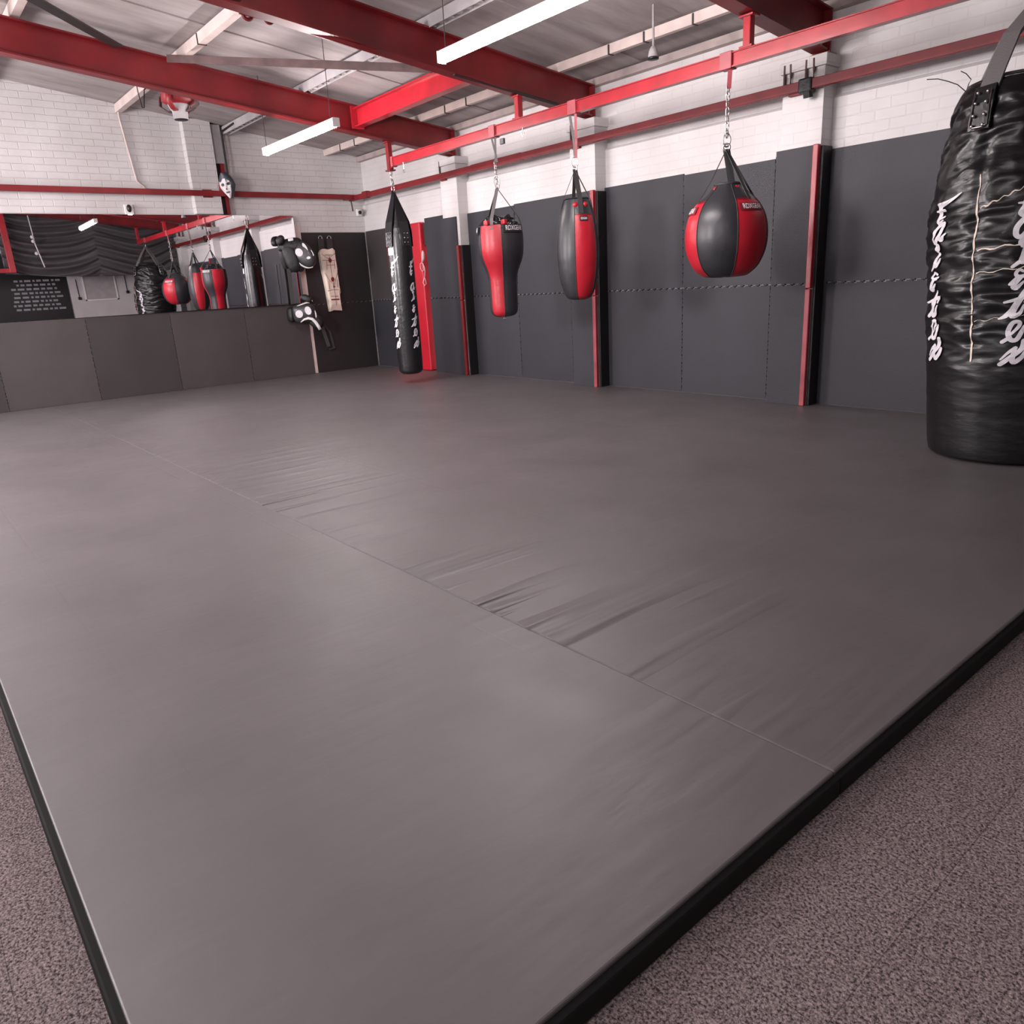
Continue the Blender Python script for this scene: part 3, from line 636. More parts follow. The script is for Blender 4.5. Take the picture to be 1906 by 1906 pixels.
def panelled_bag(name, label, cx, cy, prof, red0, puff, apex, strap_ring, neck=None, edges=(0, 60, 120, 180, 240, 300, 360)):
    """a bag sewn from six alternating panels; red0 = angle of the first red panel's left seam from the camera line"""
    t = thing(name, label, 'punch bag', (cx, cy, prof[0][0]))
    A = face_cam(cx, cy); P = catmull(prof)
    b = BM()
    E = [A+R(red0+e) for e in edges]; K = len(edges)-1
    for k in range(1, K, 2): sector(b, cx, cy, P, E[k], E[k+1], 20, puff)
    obj('black_panel', b, 'leather_grey', t, True)
    for k in range(0, K, 2):
        b = BM(); lim = [(z, r) for z, r in P if z <= neck] if neck else P
        sector(b, cx, cy, lim, E[k], E[k+1], 14, puff); obj('red_panel', b, 'leather_red', t, True)
        if neck:
            b = BM(); sector(b, cx, cy, [(z, r) for z, r in P if z >= neck-.02], E[k], E[k+1], 14, puff); obj('neck_panel', b, 'leather_grey', t, True)
    b = BM()
    for a in E[:-1]:
        pts = [(cx+(r+.001)*math.cos(a), cy+(r+.001)*math.sin(a), z) for z, r in P]
        tube(b, pts, 0.004, 5)
    obj('piping', b, 'web', t, True)
    return t, A, P

# uppercut bag
UX = 4.44
prof = [(.845, .03), (.855, .09), (.88, .125), (.93, .138), (1.06, .141), (1.17, .143), (1.25, .150), (1.32, .172), (1.40, .205), (1.48, .222), (1.58, .225), (1.66, .222), (1.72, .215)]
t, A, P = panelled_bag('uppercut_bag', 'red and black uppercut bag with narrow lower half and crinkled top', UX, -1.0, prof, -60, .012, None, None, edges=(0, 63, 244, 306, 360))
random.seed(11)
b = BM(); rows = []
for j in range(8):
    z = 1.70+0.014*j; row = []
    for i in range(48):
        a = 2*math.pi*i/48; r = .215-.010*j**1.15+.012*math.sin(9*a+j)+random.uniform(-.006, .006)
        row.append(b.verts.new((UX+r*math.cos(a), -1+r*math.sin(a), z+.02*math.sin(5*a+1)+random.uniform(-.004, .004))))
    rows.append(row)
for a_, b_ in zip(rows, rows[1:]):
    for i in range(48): b.faces.new((a_[i], a_[(i+1) % 48], b_[(i+1) % 48], b_[i]))
b.faces.new(rows[-1]); obj('gathered_top', b, 'leather', t, False)
Pz = P
patch_on_bag(t, UX, -1, [(z, r*1.03) for z, r in P], A+R(8), A+R(66), 1.645, 1.715, 'black', .006, 'brand_patch')
text_on_bag('RDXGEAR', t, UX, -1, [(z, r*1.03) for z, r in P], A+R(38), 1.685, .062, lift=.010, squash=.72)
patch_on_bag(t, UX, -1, [(z, r*1.03) for z, r in P], A+R(-112), A+R(-66), 1.645, 1.715, 'black', .006, 'brand_patch')
text_on_bag('RDXGEAR', t, UX, -1, [(z, r*1.03) for z, r in P], A+R(-88), 1.685, .055, lift=.010, squash=.6)
for aa in (-38, 12): 
    b = BM(); a = A+R(aa); c = Vector((UX+.205*math.cos(a), -1+.205*math.sin(a), 1.745)); box(b, c.x-.03, c.x+.03, c.y-.02, c.y+.02, c.z-.025, c.z+.02, 0.008); obj('red_tab', b, 'leather_red', t)
ap = Vector((UX-.01, -1, 2.07))
for aa, w in ((-22, .034), (98, .02), (218, .02)):
    a = A+R(aa); q = Vector((UX+.222*math.cos(a), -1+.222*math.sin(a), 1.68)); q2 = Vector((UX+.20*math.cos(a), -1+.20*math.sin(a), 1.78)); b = BM()
    strip(b, [ap, q2, q], w, .004, Vector((math.cos(a), math.sin(a), .2))); obj('strap', b, 'web_grey' if w > .03 else 'web', t)
b = BM(); ring(b, (ap.x, ap.y, ap.z+.01), .022, .005, (0.6, -.8, 0)); ring(b, (ap.x, ap.y, ap.z+.055), .03, .005, (0.75, -.66, 0), sy=1.6); obj('carabiner', b, 'chrome', t, True)
chain(t, (ap.x-.01, -1, 2.32), (ap.x, -1, 2.11))
for s in (-1, 1):
    b = BM(); strip(b, [(UX+s*.03, -1.02, 2.53), (UX-s*.004, -1.0, 2.36), (UX-s*.012, -1, 2.30)], .018, .003, (.6, -.8, 0)); obj('hanging_strap', b, 'web_grey', t)
b = BM(); ring(b, (UX, -1, .83), .012, .004, (1, 0, 0)); tube(b, [(UX, -1, .85), (UX, -1, .838)], .01); obj('floor_hook', b, 'chrome', t, True)

# teardrop bag
TX = 5.53
prof = [(.995, .02), (1.005, .09), (1.04, .125), (1.12, .155), (1.22, .176), (1.34, .187), (1.45, .187), (1.56, .178), (1.66, .163), (1.74, .143), (1.80, .125), (1.84, .11)]
t, A, P = panelled_bag('teardrop_bag', 'long teardrop red and black punch bag hanging in front of the middle pier', TX, -1.0, prof, -8, .012, None, None, neck=1.72, edges=(0, 66, 220, 276, 360))
b = BM(); rr = [(1.845, .112), (1.855, .10), (1.85, .001)]; sector(b, TX, -1, rr, 0, 2*math.pi, 32); obj('top_rim', b, 'web', t, True)
for aa in (-6, 36):
    a = A+R(aa); c = Vector((TX+.118*math.cos(a), -1+.118*math.sin(a), 1.79)); b = BM(); bmesh.ops.create_uvsphere(b, u_segments=12, v_segments=8, radius=.026, matrix=Matrix.Translation(c)); obj('red_tab', b, 'leather_red', t, True)
patch_on_bag(t, TX, -1, P, A+R(8), A+R(34), 1.655, 1.695, 'black', .006, 'brand_patch')
text_on_bag('RDXGEAR', t, TX, -1, P, A+R(21), 1.675, .026, lift=.009, squash=.5)
ap = Vector((TX-.01, -1, 2.09))
for aa, w in ((14, .042), (74, .03), (-88, .028), (194, .03)):
    a = A+R(aa); b = BM(); r0 = .125
    strip(b, [ap, (TX+r0*math.cos(a), -1+r0*math.sin(a), 1.83), (TX+.150*math.cos(a), -1+.150*math.sin(a), 1.72)], w, .004, Vector((math.cos(a), math.sin(a), .2))); obj('strap', b, 'web', t)
b = BM(); ring(b, (ap.x, ap.y, ap.z+.012), .02, .006, (0.6, -.8, 0)); ring(b, (ap.x, ap.y, ap.z+.06), .03, .005, (0.75, -.66, 0), sy=1.5); obj('carabiner', b, 'chrome', t, True)
for s in (-1, 1):
    b = BM(); strip(b, [(TX+s*.035, -1.02, 2.53), (TX+s*.014, -1.0, 2.32), (TX+s*.006, -1, 2.18)], .022, .004, (.6, -.8, 0)); obj('hanging_strap', b, 'red_faded' if s > 0 else 'web_grey', t)

# ball bag
LX = 7.09
prof = [(1.128, .03), (1.135, .14), (1.155, .185), (1.20, .232), (1.27, .268), (1.34, .288), (1.42, .294), (1.50, .287), (1.57, .266), (1.63, .232), (1.67, .195), (1.71, .15), (1.75, .11), (1.77, .09)]
t, A, P = panelled_bag('ball_bag', 'large round red and black ball bag hanging before the right-hand wall', LX, -1.0, prof, 16, .018, None, None, neck=1.665)
b = BM(); ring(b, (LX, -1, 1.772), .088, .012, (0, 0, 1), 28, 8); obj('top_rim', b, 'web', t, True)
b = BM(); sector(b, LX, -1, [(1.765, .09), (1.755, .001)], 0, 2*math.pi, 24); obj('lid', b, 'leather', t)
for aa in (-52, 38):
    a = A+R(aa); c = Vector((LX+.10*math.cos(a), -1+.10*math.sin(a), 1.735)); b = BM(); bmesh.ops.create_uvsphere(b, u_segments=12, v_segments=8, radius=.024, matrix=Matrix.Translation(c)); obj('red_tab', b, 'leather_red', t, True)
Pp = [(z, r*1.02) for z, r in P]
patch_on_bag(t, LX, -1, Pp, A+R(20), A+R(66), 1.575, 1.625, 'red_crest', .006, 'brand_patch')
text_on_bag('RDXGEAR', t, LX, -1, Pp, A+R(43), 1.60, .048, lift=.010, squash=.78)
patch_on_bag(t, LX, -1, Pp, A+R(-100), A+R(-54), 1.575, 1.625, 'red_crest', .006, 'brand_patch')
text_on_bag('RDXGEAR', t, LX, -1, Pp, A+R(-77), 1.60, .048, lift=.010, squash=.78)
ap = Vector((LX-.015, -1, 2.01))
for aa, w in ((46, .028), (-74, .016), (106, .034), (166, .05)):
    a = A+R(aa); b = BM()
    strip(b, [ap, (LX+.12*math.cos(a), -1+.12*math.sin(a), 1.80), (LX+.22*math.cos(a), -1+.22*math.sin(a), 1.645)], w, .004, Vector((math.cos(a), math.sin(a), .3))); obj('strap', b, 'web', t)
b = BM(); ring(b, (ap.x, ap.y, ap.z+.012), .024, .007, (0.6, -.8, 0)); ring(b, (ap.x, ap.y, ap.z+.06), .026, .006, (0.75, -.66, 0), sy=1.7); obj('carabiner', b, 'chrome', t, True)
chain(t, (ap.x, -1, 2.42), (ap.x, -1, 2.09), .06, r=.014)
b = BM(); strip(b, [(LX, -1, 2.53), (LX-.008, -1, 2.40)], .03, .012, (.6, -.8, 0)); obj('hanging_strap', b, 'red_faded', t)

# long straight bag
NX, NY = 2.49, -0.965
prof = [(.16, .05), (.165, .10), (.19, .137), (.24, .150), (.5, .153), (1.0, .153), (1.5, .150), (1.75, .143), (1.86, .132)]
P = catmull(prof); A = face_cam(NX, NY)
t = thing('heavy_bag', 'long slim straight black leather bag with white script, in front of the red crash mat', 'punch bag', (NX, NY, .16))
b = BM(); sector(b, NX, NY, P, 0, 2*math.pi, 56); obj('body', b, 'leather', t, True)
ap = Vector((NX-.03, NY, 2.28))
for k, aa in enumerate((-50, 32, 122, 212)):
    a = A+R(aa); b = BM(); nr = Vector((math.cos(a), math.sin(a), .15))
    strip(b, [ap, ap.lerp(Vector((NX+.12*math.cos(a), NY+.12*math.sin(a), 1.93)), .5), (NX+.128*math.cos(a), NY+.128*math.sin(a), 1.93), (NX+.148*math.cos(a), NY+.148*math.sin(a), 1.82), (NX+.156*math.cos(a), NY+.156*math.sin(a), 1.66)], [.035, .085, .12, .12, .10], .008, nr); o = obj('strap', b, 'leather', t)
    for dz in (0, -.05, -.10):
        for du in (-.022, .022):
            c = Vector((NX+.163*math.cos(a+du/.16), NY+.163*math.sin(a+du/.16), 1.80+dz)); b = BM(); bmesh.ops.create_uvsphere(b, u_segments=8, v_segments=6, radius=.006, matrix=Matrix.Translation(c)); obj('rivet', b, 'chrome', o, True)
b = BM(); sector(b, NX, NY, [(1.855, .132), (1.94, .10), (2.05, .06), (2.15, .03)], 0, 2*math.pi, 40); obj('gathered_top', b, 'leather', t, True)
b = BM(); oval(b, ap+Vector((0, 0, .02)), .03, .04, .006, 1); oval(b, ap+Vector((0, 0, .08)), .016, .035, .006, 0); obj('carabiner', b, 'chrome', t, True)
chain(t, (2.43, -.955, 2.50), (ap.x, NY, 2.36), .06, r=.015)
patch_on_bag(t, NX, NY, P, A+R(-66), A+R(-30), 1.565, 1.645, 'white', .004, 'label_tag')
prs = [(z, r) for z, r in P]
tops = (1.50, 1.24, 1.135, .985, .885, .71, .60)
szs = (.00030, .00026, .00024, .00026, .00028, .00024, .00026)
script_word(t, NX, NY, prs, A+R(-50), tops, .00024, szs)
script_word(t, NX, NY, prs, A+R(42), tops, .00024, szs)
script_word(t, NX, NY, prs, A+R(134), tops, .00024, szs)

# largest bag
GX, GY = 9.045, -1.03
axis = lambda z: 0.045-0.068*z
prof = [(.055, .02), (.056, .30), (.062, .375), (.09, .392), (.2, .400), (.45, .408), (.8, .422), (1.05, .436), (1.25, .436), (1.42, .424), (1.55, .404), (1.68, .376), (1.80, .350), (1.90, .330), (1.97, .312), (2.02, .285), (2.06, .24), (2.08, .17), (2.09, .02)]
P = catmull(prof); A = face_cam(GX, GY)
from mathutils import noise as mnoise
def fold(a, z):
    da = (a-A+math.pi) % (2*math.pi)-math.pi
    e = min(1, max(0, (z-.12)/.3))*min(1, max(0, (2.04-z)/.12))
    g = .18+.82*min(1, max(0, (z-.52)/.35))
    tilt = .30*min(1, max(0, (z-1.25)/.4)); zz = z-tilt*(.42*math.sin(da+.9))
    n1 = mnoise.noise(Vector((math.cos(a)*1.6, math.sin(a)*1.6, zz*9)))
    n2 = mnoise.noise(Vector((math.cos(a)*3.2+5, math.sin(a)*3.2, zz*21)))
    n3 = mnoise.noise(Vector((math.cos(a)*2.4, math.sin(a)*2.4+9, zz*44)))
    n4 = mnoise.noise(Vector((math.cos(a)*1.1, math.sin(a)*1.1, zz*2.5+4)))
    r1 = 1-abs(n1)*2.2; r2 = 1-abs(n2)*2.4
    seam = math.exp(-((da+R(24))/0.07)**2)*.010
    return e*(g*(.014*r1+.009*r2+.004*n3+.014*n4-.015) - seam*g)
t = thing('heavy_bag', 'largest black bag at the right edge, creased leather with cracked white script', 'punch bag', (GX, GY, .05))
PF = []
for (z0, r0), (z1, r1) in zip(P, P[1:]):
    m_ = max(1, int((z1-z0)/.009))
    for i in range(m_): PF.append((z0+(z1-z0)*i/m_, r0+(r1-r0)*i/m_))
PF.append(P[-1])
b = BM(); sector(b, GX, GY, PF, 0, 2*math.pi, 220, 0, fold, axis); obj('body', b, 'leather_fold', t, True)
# seam with worn lining showing
def on(a, z, l=.004): r = interp(P, z)+fold(a, z)+l; return (GX+axis(z)+r*math.cos(a), GY+r*math.sin(a), z)
sa = A+R(-24)
b = BM(); zs = [.62+.02*i for i in range(72)]; random.seed(5)
strip(b, [on(sa+.004*math.sin(z*30), z, .003) for z in zs if z <= 1.58], [random.uniform(.003, .011) for z in zs if z <= 1.58], .003, Vector((math.cos(sa), math.sin(sa), 0))); obj('worn_seam', b, 'canvas', t)['label'] = 'frayed pale seam line'
b = BM()
for z0, sl, a1, ww in ((1.20, .06, 60, .012), (1.085, .05, 60, .006), (.835, .06, 40, .004), (1.41, .10, 16, .010)):
    st = A+R(-22); n = 24; pts = []; wd = []
    for i in range(n):
        a = st+(R(a1+22))*i/(n-1)*.8; pts.append(on(a, z0+sl*i/n+.006*math.sin(i*1.3), .003)); wd.append(ww*random.uniform(.25, 1)*(1-.5*i/n))
    strip(b, pts, wd, .003, lambda i, st=st: Vector((math.cos(st+.5), math.sin(st+.5), 0)))
obj('crack', b, 'canvas', t)['label'] = 'cracks in the leather showing pale lining'
tops = (1.47, 1.355, 1.23, 1.095, 1.0, .84, .735)
szs = (.000205, .00030, .000285, .00030, .00028, .00030, .00028)
for aa in (-55, 5, 97):
    script_word(t, GX, GY, P, A+R(aa), tops, .00033, szs, .009, axis, fold)
ap = Vector((8.98, GY, 2.43))
for k, aa in enumerate((-30, 45, 135, 225)):
    a = A+R(aa); b = BM(); f = lambda r, z: (GX+axis(z)*.95+r*math.cos(a), GY+r*math.sin(a), z)
    strip(b, [ap, f(.13, 2.27), f(.235, 2.11), f(.300, 2.0)], [.07, .095, .10, .10], .010, Vector((math.cos(a), math.sin(a), .8))); o = obj('strap', b, 'web_grey', t)
    b = BM(); f2 = lambda r, z, du=0: (GX+axis(z)+(r-.033)*math.cos(a+du), GY+(r-.033)*math.sin(a+du), z)
    strip(b, [f2(.345, 2.01), f2(.373, 1.93), f2(.400, 1.80)], .11, .012, Vector((math.cos(a), math.sin(a), .3))); o2 = obj('buckle_plate', b, 'leather', t)
    for z, r in ((1.98, .374), (1.93, .390), (1.87, .403), (1.82, .414)):
        for du in (-.075, .075):
            b = BM(); bmesh.ops.create_uvsphere(b, u_segments=8, v_segments=6, radius=.009, matrix=Matrix.Translation(f2(r, z, du))); obj('rivet', b, 'chrome', o2, True)
    b = BM(); tube(b, [f2(.372, 1.99, -.12), f2(.41, 1.82, -.12), f2(.414, 1.81, -.06), f2(.416, 1.81, 0), f2(.414, 1.81, .06), f2(.41, 1.82, .12), f2(.372, 1.99, .12)], .0035, 6); obj('wire_edge', b, 'chrome', o2, True)
b = BM(); ring(b, (GX+axis(2.0), GY, 2.045), .255, .012, (0, 0, 1), 40, 8); obj('top_hem', b, 'leather', t, True)
b = BM(); oval(b, ap+Vector((0, 0, .03)), .035, .05, .008, 1); obj('carabiner', b, 'chrome', t, True)
b = BM(); strip(b, [(8.98, -1.03, 2.53), (8.98, -1.03, 2.44)], .04, .02, (1, 0, 0)); obj('hanging_strap', b, 'web', t)
b = BM(); a = A+R(-75)
p0 = Vector((GX+axis(2)+.27*math.cos(a), GY+.27*math.sin(a), 2.03)); side = rt2
for c1, c2 in (((-.10, .03, .05), (-.22, .02, .06)), ((.02, .05, .06), (-.04, .10, .10))):
    q = p0+Vector((.05, .05, 0))*0; q1 = p0+side*c1[0]*1+Vector((0, 0, c1[2])); q2 = p0+side*c2[0]+Vector((0, 0, c2[2])); tube(b, [p0, p0.lerp(q1, .5)+Vector((0, 0, .01)), q1, q1.lerp(q2, .5)+Vector((0, 0, .008)), q2], .0025, 5)
obj('loose_thread', b, 'web', t)

# ------------------------------------------------------------------ mirror
th = R(-0.975); o = None
t = thing('wall_mirror', 'long frameless wall mirror on the back wall reflecting the punch bags', 'mirror', (0.083, -1.15, 1.64))
n = Vector((math.cos(th), math.sin(th), 0)); s_ = Vector((-math.sin(th), math.cos(th), 0)); o0 = Vector((0.0827, -1.15, 0))
b = BM(); z0, z1 = 1.058, 2.235; L_ = 4.15
front = [o0+s_*0, o0-s_*L_]
vs = []
for dn in (0, -.006):
    vs += [b.verts.new((p.x+n.x*dn, p.y+n.y*dn, z)) for p in front for z in (z0, z1)]
for f in ((0, 1, 3, 2), (4, 6, 7, 5), (0, 4, 5, 1), (2, 3, 7, 6), (0, 2, 6, 4), (1, 5, 7, 3)): b.faces.new([vs[i] for i in f])
obj('glass', b, 'mirror', t)
pieces('packer', [(0.0, (o0-s_*q).x-.008, (o0-s_*q).y-.03, (o0-s_*q).y+.03, 1.2, 2.1) for q in (.04, 2.0, 4.1)], 'cream', t)

# ------------------------------------------------------------------ things on the back wall
t = thing('motion_sensor', 'small black sensor on a white block just above the mirror', 'sensor', (0.02, -3.0, 2.29))
p = at(240, 388, 0, .03); b = BM(); box(b, 0, .03, p.y-.05, p.y+.05, p.z-.085, p.z+.045, .006); obj('base_block', b, 'white', t)
b = BM(); bmesh.ops.create_uvsphere(b, u_segments=16, v_segments=12, radius=1, matrix=Matrix.Translation((.035, p.y, p.z)) @ Matrix.Diagonal((.03, .028, .045, 1))); obj('lens', b, 'black', t, True)
t = thing('security_camera', 'small white security camera in the corner below the rail', 'camera', (0.05, -.06, 2.28))
p = at(672, 395, 0, .08); b = BM(); box(b, 0, .05, p.y-.045, p.y+.035, p.z-.05, p.z+.05, .012); obj('mount', b, 'white', t)
b = BM(); tube(b, [(.05, p.y-.01, p.z), (.10, p.y-.03, p.z-.005)], .036, 16); obj('housing', b, 'white', t, True)
b = BM(); tube(b, [(.10, p.y-.03, p.z-.005), (.106, p.y-.033, p.z-.006)], .026, 16); obj('lens', b, 'black', t, True)
# face mask: white skull-like face, dark hood top
t = thing('face_mask', 'white face mask with dark top hanging above the back rail', 'mask', (.2, -1.98, 2.5))
c = at(424, 345, 0, .22); b = BM(); rows = []; nu, nv = 30, 30
mu = Vector((0.62, -0.55, -.12)).normalized()       # way it faces
ms = Vector((0, 0, 1)).cross(mu).normalized(); mup = mu.cross(ms)
# tilt
tl = R(9); ms, mup = (ms*math.cos(tl)+mup*math.sin(tl)), (-ms*math.sin(tl)+mup*math.cos(tl))
def mpt(u, v):
    w = .10*(math.sin(math.pi*min(.985, max(.015, (v*.94+.03))))**.55)*(1 if v > .45 else (.60+.4*(v/.45)))
    x = u*w; z = (v-.5)*.31; d = .075*(1-u*u)**.5 if abs(u) < 1 else 0
    fz = v
    d += .022*math.exp(-((u)/.16)**2-((fz-.44)/.10)**2)
    for s in (-1, 1):
        d -= .022*math.exp(-((u-s*.42)/.24)**2-((fz-.55)/.06)**2)
        d += .010*math.exp(-((u-s*.5)/.2)**2-((fz-.42)/.05)**2)
    d -= .014*math.exp(-((u)/.42)**2-((fz-.24)/.035)**2)
    d += .010*math.exp(-((u)/.35)**2-((fz-.13)/.05)**2)
    return c+ms*x+mup*z+mu*d
V = [[b.verts.new(mpt(-1+2*i/nu, j/nv)) for i in range(nu+1)] for j in range(nv+1)]
for j in range(nv):
    for i in range(nu):
        f = b.faces.new((V[j][i], V[j][i+1], V[j+1][i+1], V[j+1][i])); u = -1+2*(i+.5)/nu; v = (j+.5)/nv
        dark = v > .72+.05*math.cos(u*5) or u > .62 or u < -.93 or any(((u-s*.40)/.26)**2+((v-.55)/.055)**2 < 1 for s in (-1, 1)) or ((u/.44)**2+((v-.235)/.035)**2 < 1) or ((u/.13)**2+((v-.36)/.03)**2 < 1) or (abs(u-.28) < .05 and .62 < v < .75)
        f.material_index = 1 if dark else 0
me_o = obj('face', b, ['mask_white', 'mask_dark'], t, True); sm = me_o.modifiers.new('thick', 'SOLIDIFY'); sm.thickness = .006
b = BM(); tube(b, [c+mup*.15, Vector((.10, c.y+.01, c.z+.16))], .004, 6); obj('cord', b, 'web', t)

# focus pads hanging on the batten
def pad_shape(bm, c, n_, a_, rx, rz, depth, squareness=2.0, nseg=40, rings_=8):
    """domed cushion: c centre, n_ facing direction, a_ roll"""
    n_ = Vector(n_).normalized(); s, u = frame_of(n_); s = -s; ca, sa_ = math.cos(a_), math.sin(a_)
    s2 = s*ca+u*sa_; u2 = -s*sa_+u*ca; rows = []
    prof_ = [(1.0, -depth*.5), (1.03, -depth*.3), (1.04, 0), (1.0, depth*.3), (.9, depth*.5), (.7, depth*.62), (.4, depth*.70), (.02, depth*.72)]
    for k, d in prof_:
        row = []
        for i in range(nseg):
            a = 2*math.pi*i/nseg; cx_, sx_ = math.cos(a), math.sin(a); e = 2/squareness
            x = math.copysign(abs(cx_)**e, cx_)*rx*k; z = math.copysign(abs(sx_)**e, sx_)*rz*k
            row.append(bm.verts.new(Vector(c)+s2*x+u2*z+n_*d))
        rows.append(row)
    for a, b_ in zip(rows, rows[1:]):
        for i in range(nseg): bm.faces.new((a[i], a[(i+1) % nseg], b_[(i+1) % nseg], b_[i]))
    bm.faces.new(list(reversed(rows[0]))); bm.faces.new(rows[-1]); return s2, u2, n_
def disc(parent, c, s2, u2, n_, x, z, rx, rz, d, m, name, a=0, arc=None, t_=.004):
    b = BM(); N_ = 24; vs = []; cc = c+s2*x+u2*z+n_*d
    top = [b.verts.new(cc+s2*(rx*math.cos(2*math.pi*i/N_)*math.cos(a)-rz*math.sin(2*math.pi*i/N_)*math.sin(a))+u2*(rx*math.cos(2*math.pi*i/N_)*math.sin(a)+rz*math.sin(2*math.pi*i/N_)*math.cos(a))) for i in range(N_)]
    bot = [b.verts.new(v.co-n_*t_*2) for v in top]
    b.faces.new(top)
    for i in range(N_): b.faces.new((top[i], bot[i], bot[(i+1) % N_], top[(i+1) % N_]))
    return obj(name, b, m, parent)
c = at(566, 473, 0, .26)
t = thing('focus_pad', 'oval black focus pad with two white dots and white rim band, on the batten', 'pad', tuple(c))
nd = Vector((.80, -.58, .05)); b = BM(); s2, u2, n_ = pad_shape(b, c, nd, R(33), .125, .19, .09); obj('cushion', b, 'pad_grey', t, True)
disc(t, c, s2, u2, n_, -.035, .045, .05, .055, .070, 'white_print', 'target_dot'); disc(t, c, s2, u2, n_, .075, .055, .022, .06, .058, 'white_print', 'target_dot', R(-6)); disc(t, c, s2, u2, n_, .025, -.085, .028, .018, .066, 'white_print', 'label_tag', R(-22))
disc(t, c, s2, u2, n_, .105, -.06, .010, .045, .045, 'white_print', 'target_dot', R(-10))
b = BM(); pts = []
for i in range(22):
    a = R(118+ (268-118)*i/21); pts.append(c+s2*(.138*math.cos(a))+u2*(.207*math.sin(a))+n_*.030)
strip(b, pts, [.010+.02*math.sin(math.pi*i/21) for i in range(22)], .006, lambda i: n_*.6+(pts[i]-c).normalized()*.8); obj('rim_band', b, 'white', t, True)
b = BM(); tube(b, [c-n_*.04+u2*.15, Vector((.03, c.y+.05, c.z+.22))], .01, 6); obj('hanging_loop', b, 'web', t)
# mitt behind it, with straps
c = at(541, 470, 0, .17)
t = thing('focus_pad', 'black padded mitt hanging behind the dotted oval pad, straps dangling over the mirror', 'pad', tuple(c))
b = BM()
pad_shape(b, c+Vector((0, .02, .10)), (.85, -.5, .2), R(8), .15, .085, .08, 3.2); obj('cuff', b, 'black_pad', t, True)
b = BM(); pad_shape(b, c+Vector((.0, -.13, .16)), (.8, -.6, 0), R(-30), .05, .07, .07); obj('thumb', b, 'black_pad', t, True)
b = BM(); pad_shape(b, c+Vector((0, 0, -.07)), (.85, -.5, 0), R(14), .095, .19, .09, 2.6); obj('palm', b, 'black_pad', t, True)
b = BM(); pad_shape(b, c+Vector((0, .1, -.17)), (.85, -.5, 0), R(20), .055, .09, .08, 2.6); obj('finger_roll', b, 'black_pad', t, True)
b = BM(); q = at(541, 446, 0, .345); pad_shape(b, q, (.85, -.5, .2), R(8), .034, .017, .01, 5); obj('label_tag', b, 'white_print', t)
for (pp, w, ml) in (([(537, 500), (541, 530), (545, 566)], .055, 'web'), ([(520, 492), (523, 520), (527, 545), (529, 566)], .012, 'web')):
    b = BM(); strip(b, [at(x, y, 0, .13) for x, y in pp], w, .006, (.9, -.3, 0)); obj('strap', b, ml, t)
# lower pad
c = at(566, 583, 0, .20)
t = thing('focus_pad', 'boxy black kick pad with two white dots and white curved bands, low on the batten', 'pad', tuple(c))
b = BM(); nd = Vector((.80, -.55, -.02)); s2, u2, n_ = pad_shape(b, c, nd, R(4), .155, .125, .11, 3.6); obj('cushion', b, 'pad_grey', t, True)
disc(t, c, s2, u2, n_, -.055, .0, .052, .052, .083, 'white_print', 'target_dot'); disc(t, c, s2, u2, n_, .075, .03, .045, .058, .078, 'white_print', 'target_dot', R(14)); disc(t, c, s2, u2, n_, .16, -.03, .012, .05, .03, 'white_print', 'target_dot')
b = BM(); pts = [c+s2*x+u2*z+n_*d for x, z, d in ((-.07, .108, .05), (0, .125, .055), (.07, .14, .05), (.11, .13, .03))]
strip(b, pts, [.008, .022, .030, .012], .008, lambda i: n_*.5+u2*.8); obj('top_band', b, 'white', t, True)
b = BM(); pts = [c+s2*x+u2*z+n_*d for x, z, d in ((-.06, -.115, .07), (0, -.082, .09), (.06, -.072, .09), (.11, -.09, .08), (.145, -.14, .06), (.17, -.20, .05), (.185, -.25, .04))]
strip(b, pts, [.010, .026, .034, .04, .042, .044, .040], .010, lambda i: n_); obj('rim_band', b, 'white', t, True)
b = BM(); pad_shape(b, c+s2*.13-u2*.13-n_*.03, nd, R(-50), .12, .085, .09, 2.4); obj('lower_flap', b, 'black_pad', t, True)
b = BM(); pad_shape(b, c-s2*.19-n_*.02, (.4, -.9, 0), 0, .05, .10, .06, 3); obj('arm_cuff', b, 'black_pad', t, True)
b = BM(); pad_shape(b, at(571, 556, 0, .12), (.8, -.5, .1), R(-30), .075, .05, .06, 2.4); obj('top_flap', b, 'black_pad', t, True)
b = BM(); q = at(579, 558, 0, .16); pad_shape(b, q, (.8, -.5, .1), R(40), .008, .03, .01, 2); obj('label_tag', b, 'white_print', t)
b = BM(); strip(b, [at(x, y, 0, .08) for x, y in ((592, 590), (602, 615), (612, 645))], .05, .01, (.9, -.3, 0)); strip(b, [at(x, y, 0, .06) for x, y in ((598, 600), (614, 618), (622, 648), (613, 650))], .03, .008, (.9, -.3, 0)); obj('strap', b, 'web', t)
# beige kick shield
t = thing('kick_shield', 'long beige canvas kick shield with brown stitching hung on two rings', 'shield', (.05, -.65, 1.3))
X0 = .05
outl = [(598, 464), (595, 471), (601, 508), (603, 515), (609, 545), (610, 552), (614, 575), (615, 580), (622, 577), (637, 578), (635, 566), (633, 548), (634.5, 544), (631.5, 530), (628, 505), (628.5, 501), (625, 480), (623, 466), (619, 462), (611, 464.5), (603, 463)]
b = BM(); pr = [at(x, y, 0, X0+.03) for x, y in outl]; cc = sum(pr, Vector())/len(pr)
front = [b.verts.new(p) for p in pr]; inner = [b.verts.new(cc+(p-cc)*.80+Vector((.028, 0, 0))) for p in pr]; back = [b.verts.new((0.024, p.y, p.z)) for p in pr]; n = len(pr)
for i in range(n):
    j = (i+1) % n; b.faces.new((front[i], front[j], inner[j], inner[i])); b.faces.new((front[i], back[i], back[j], front[j]))
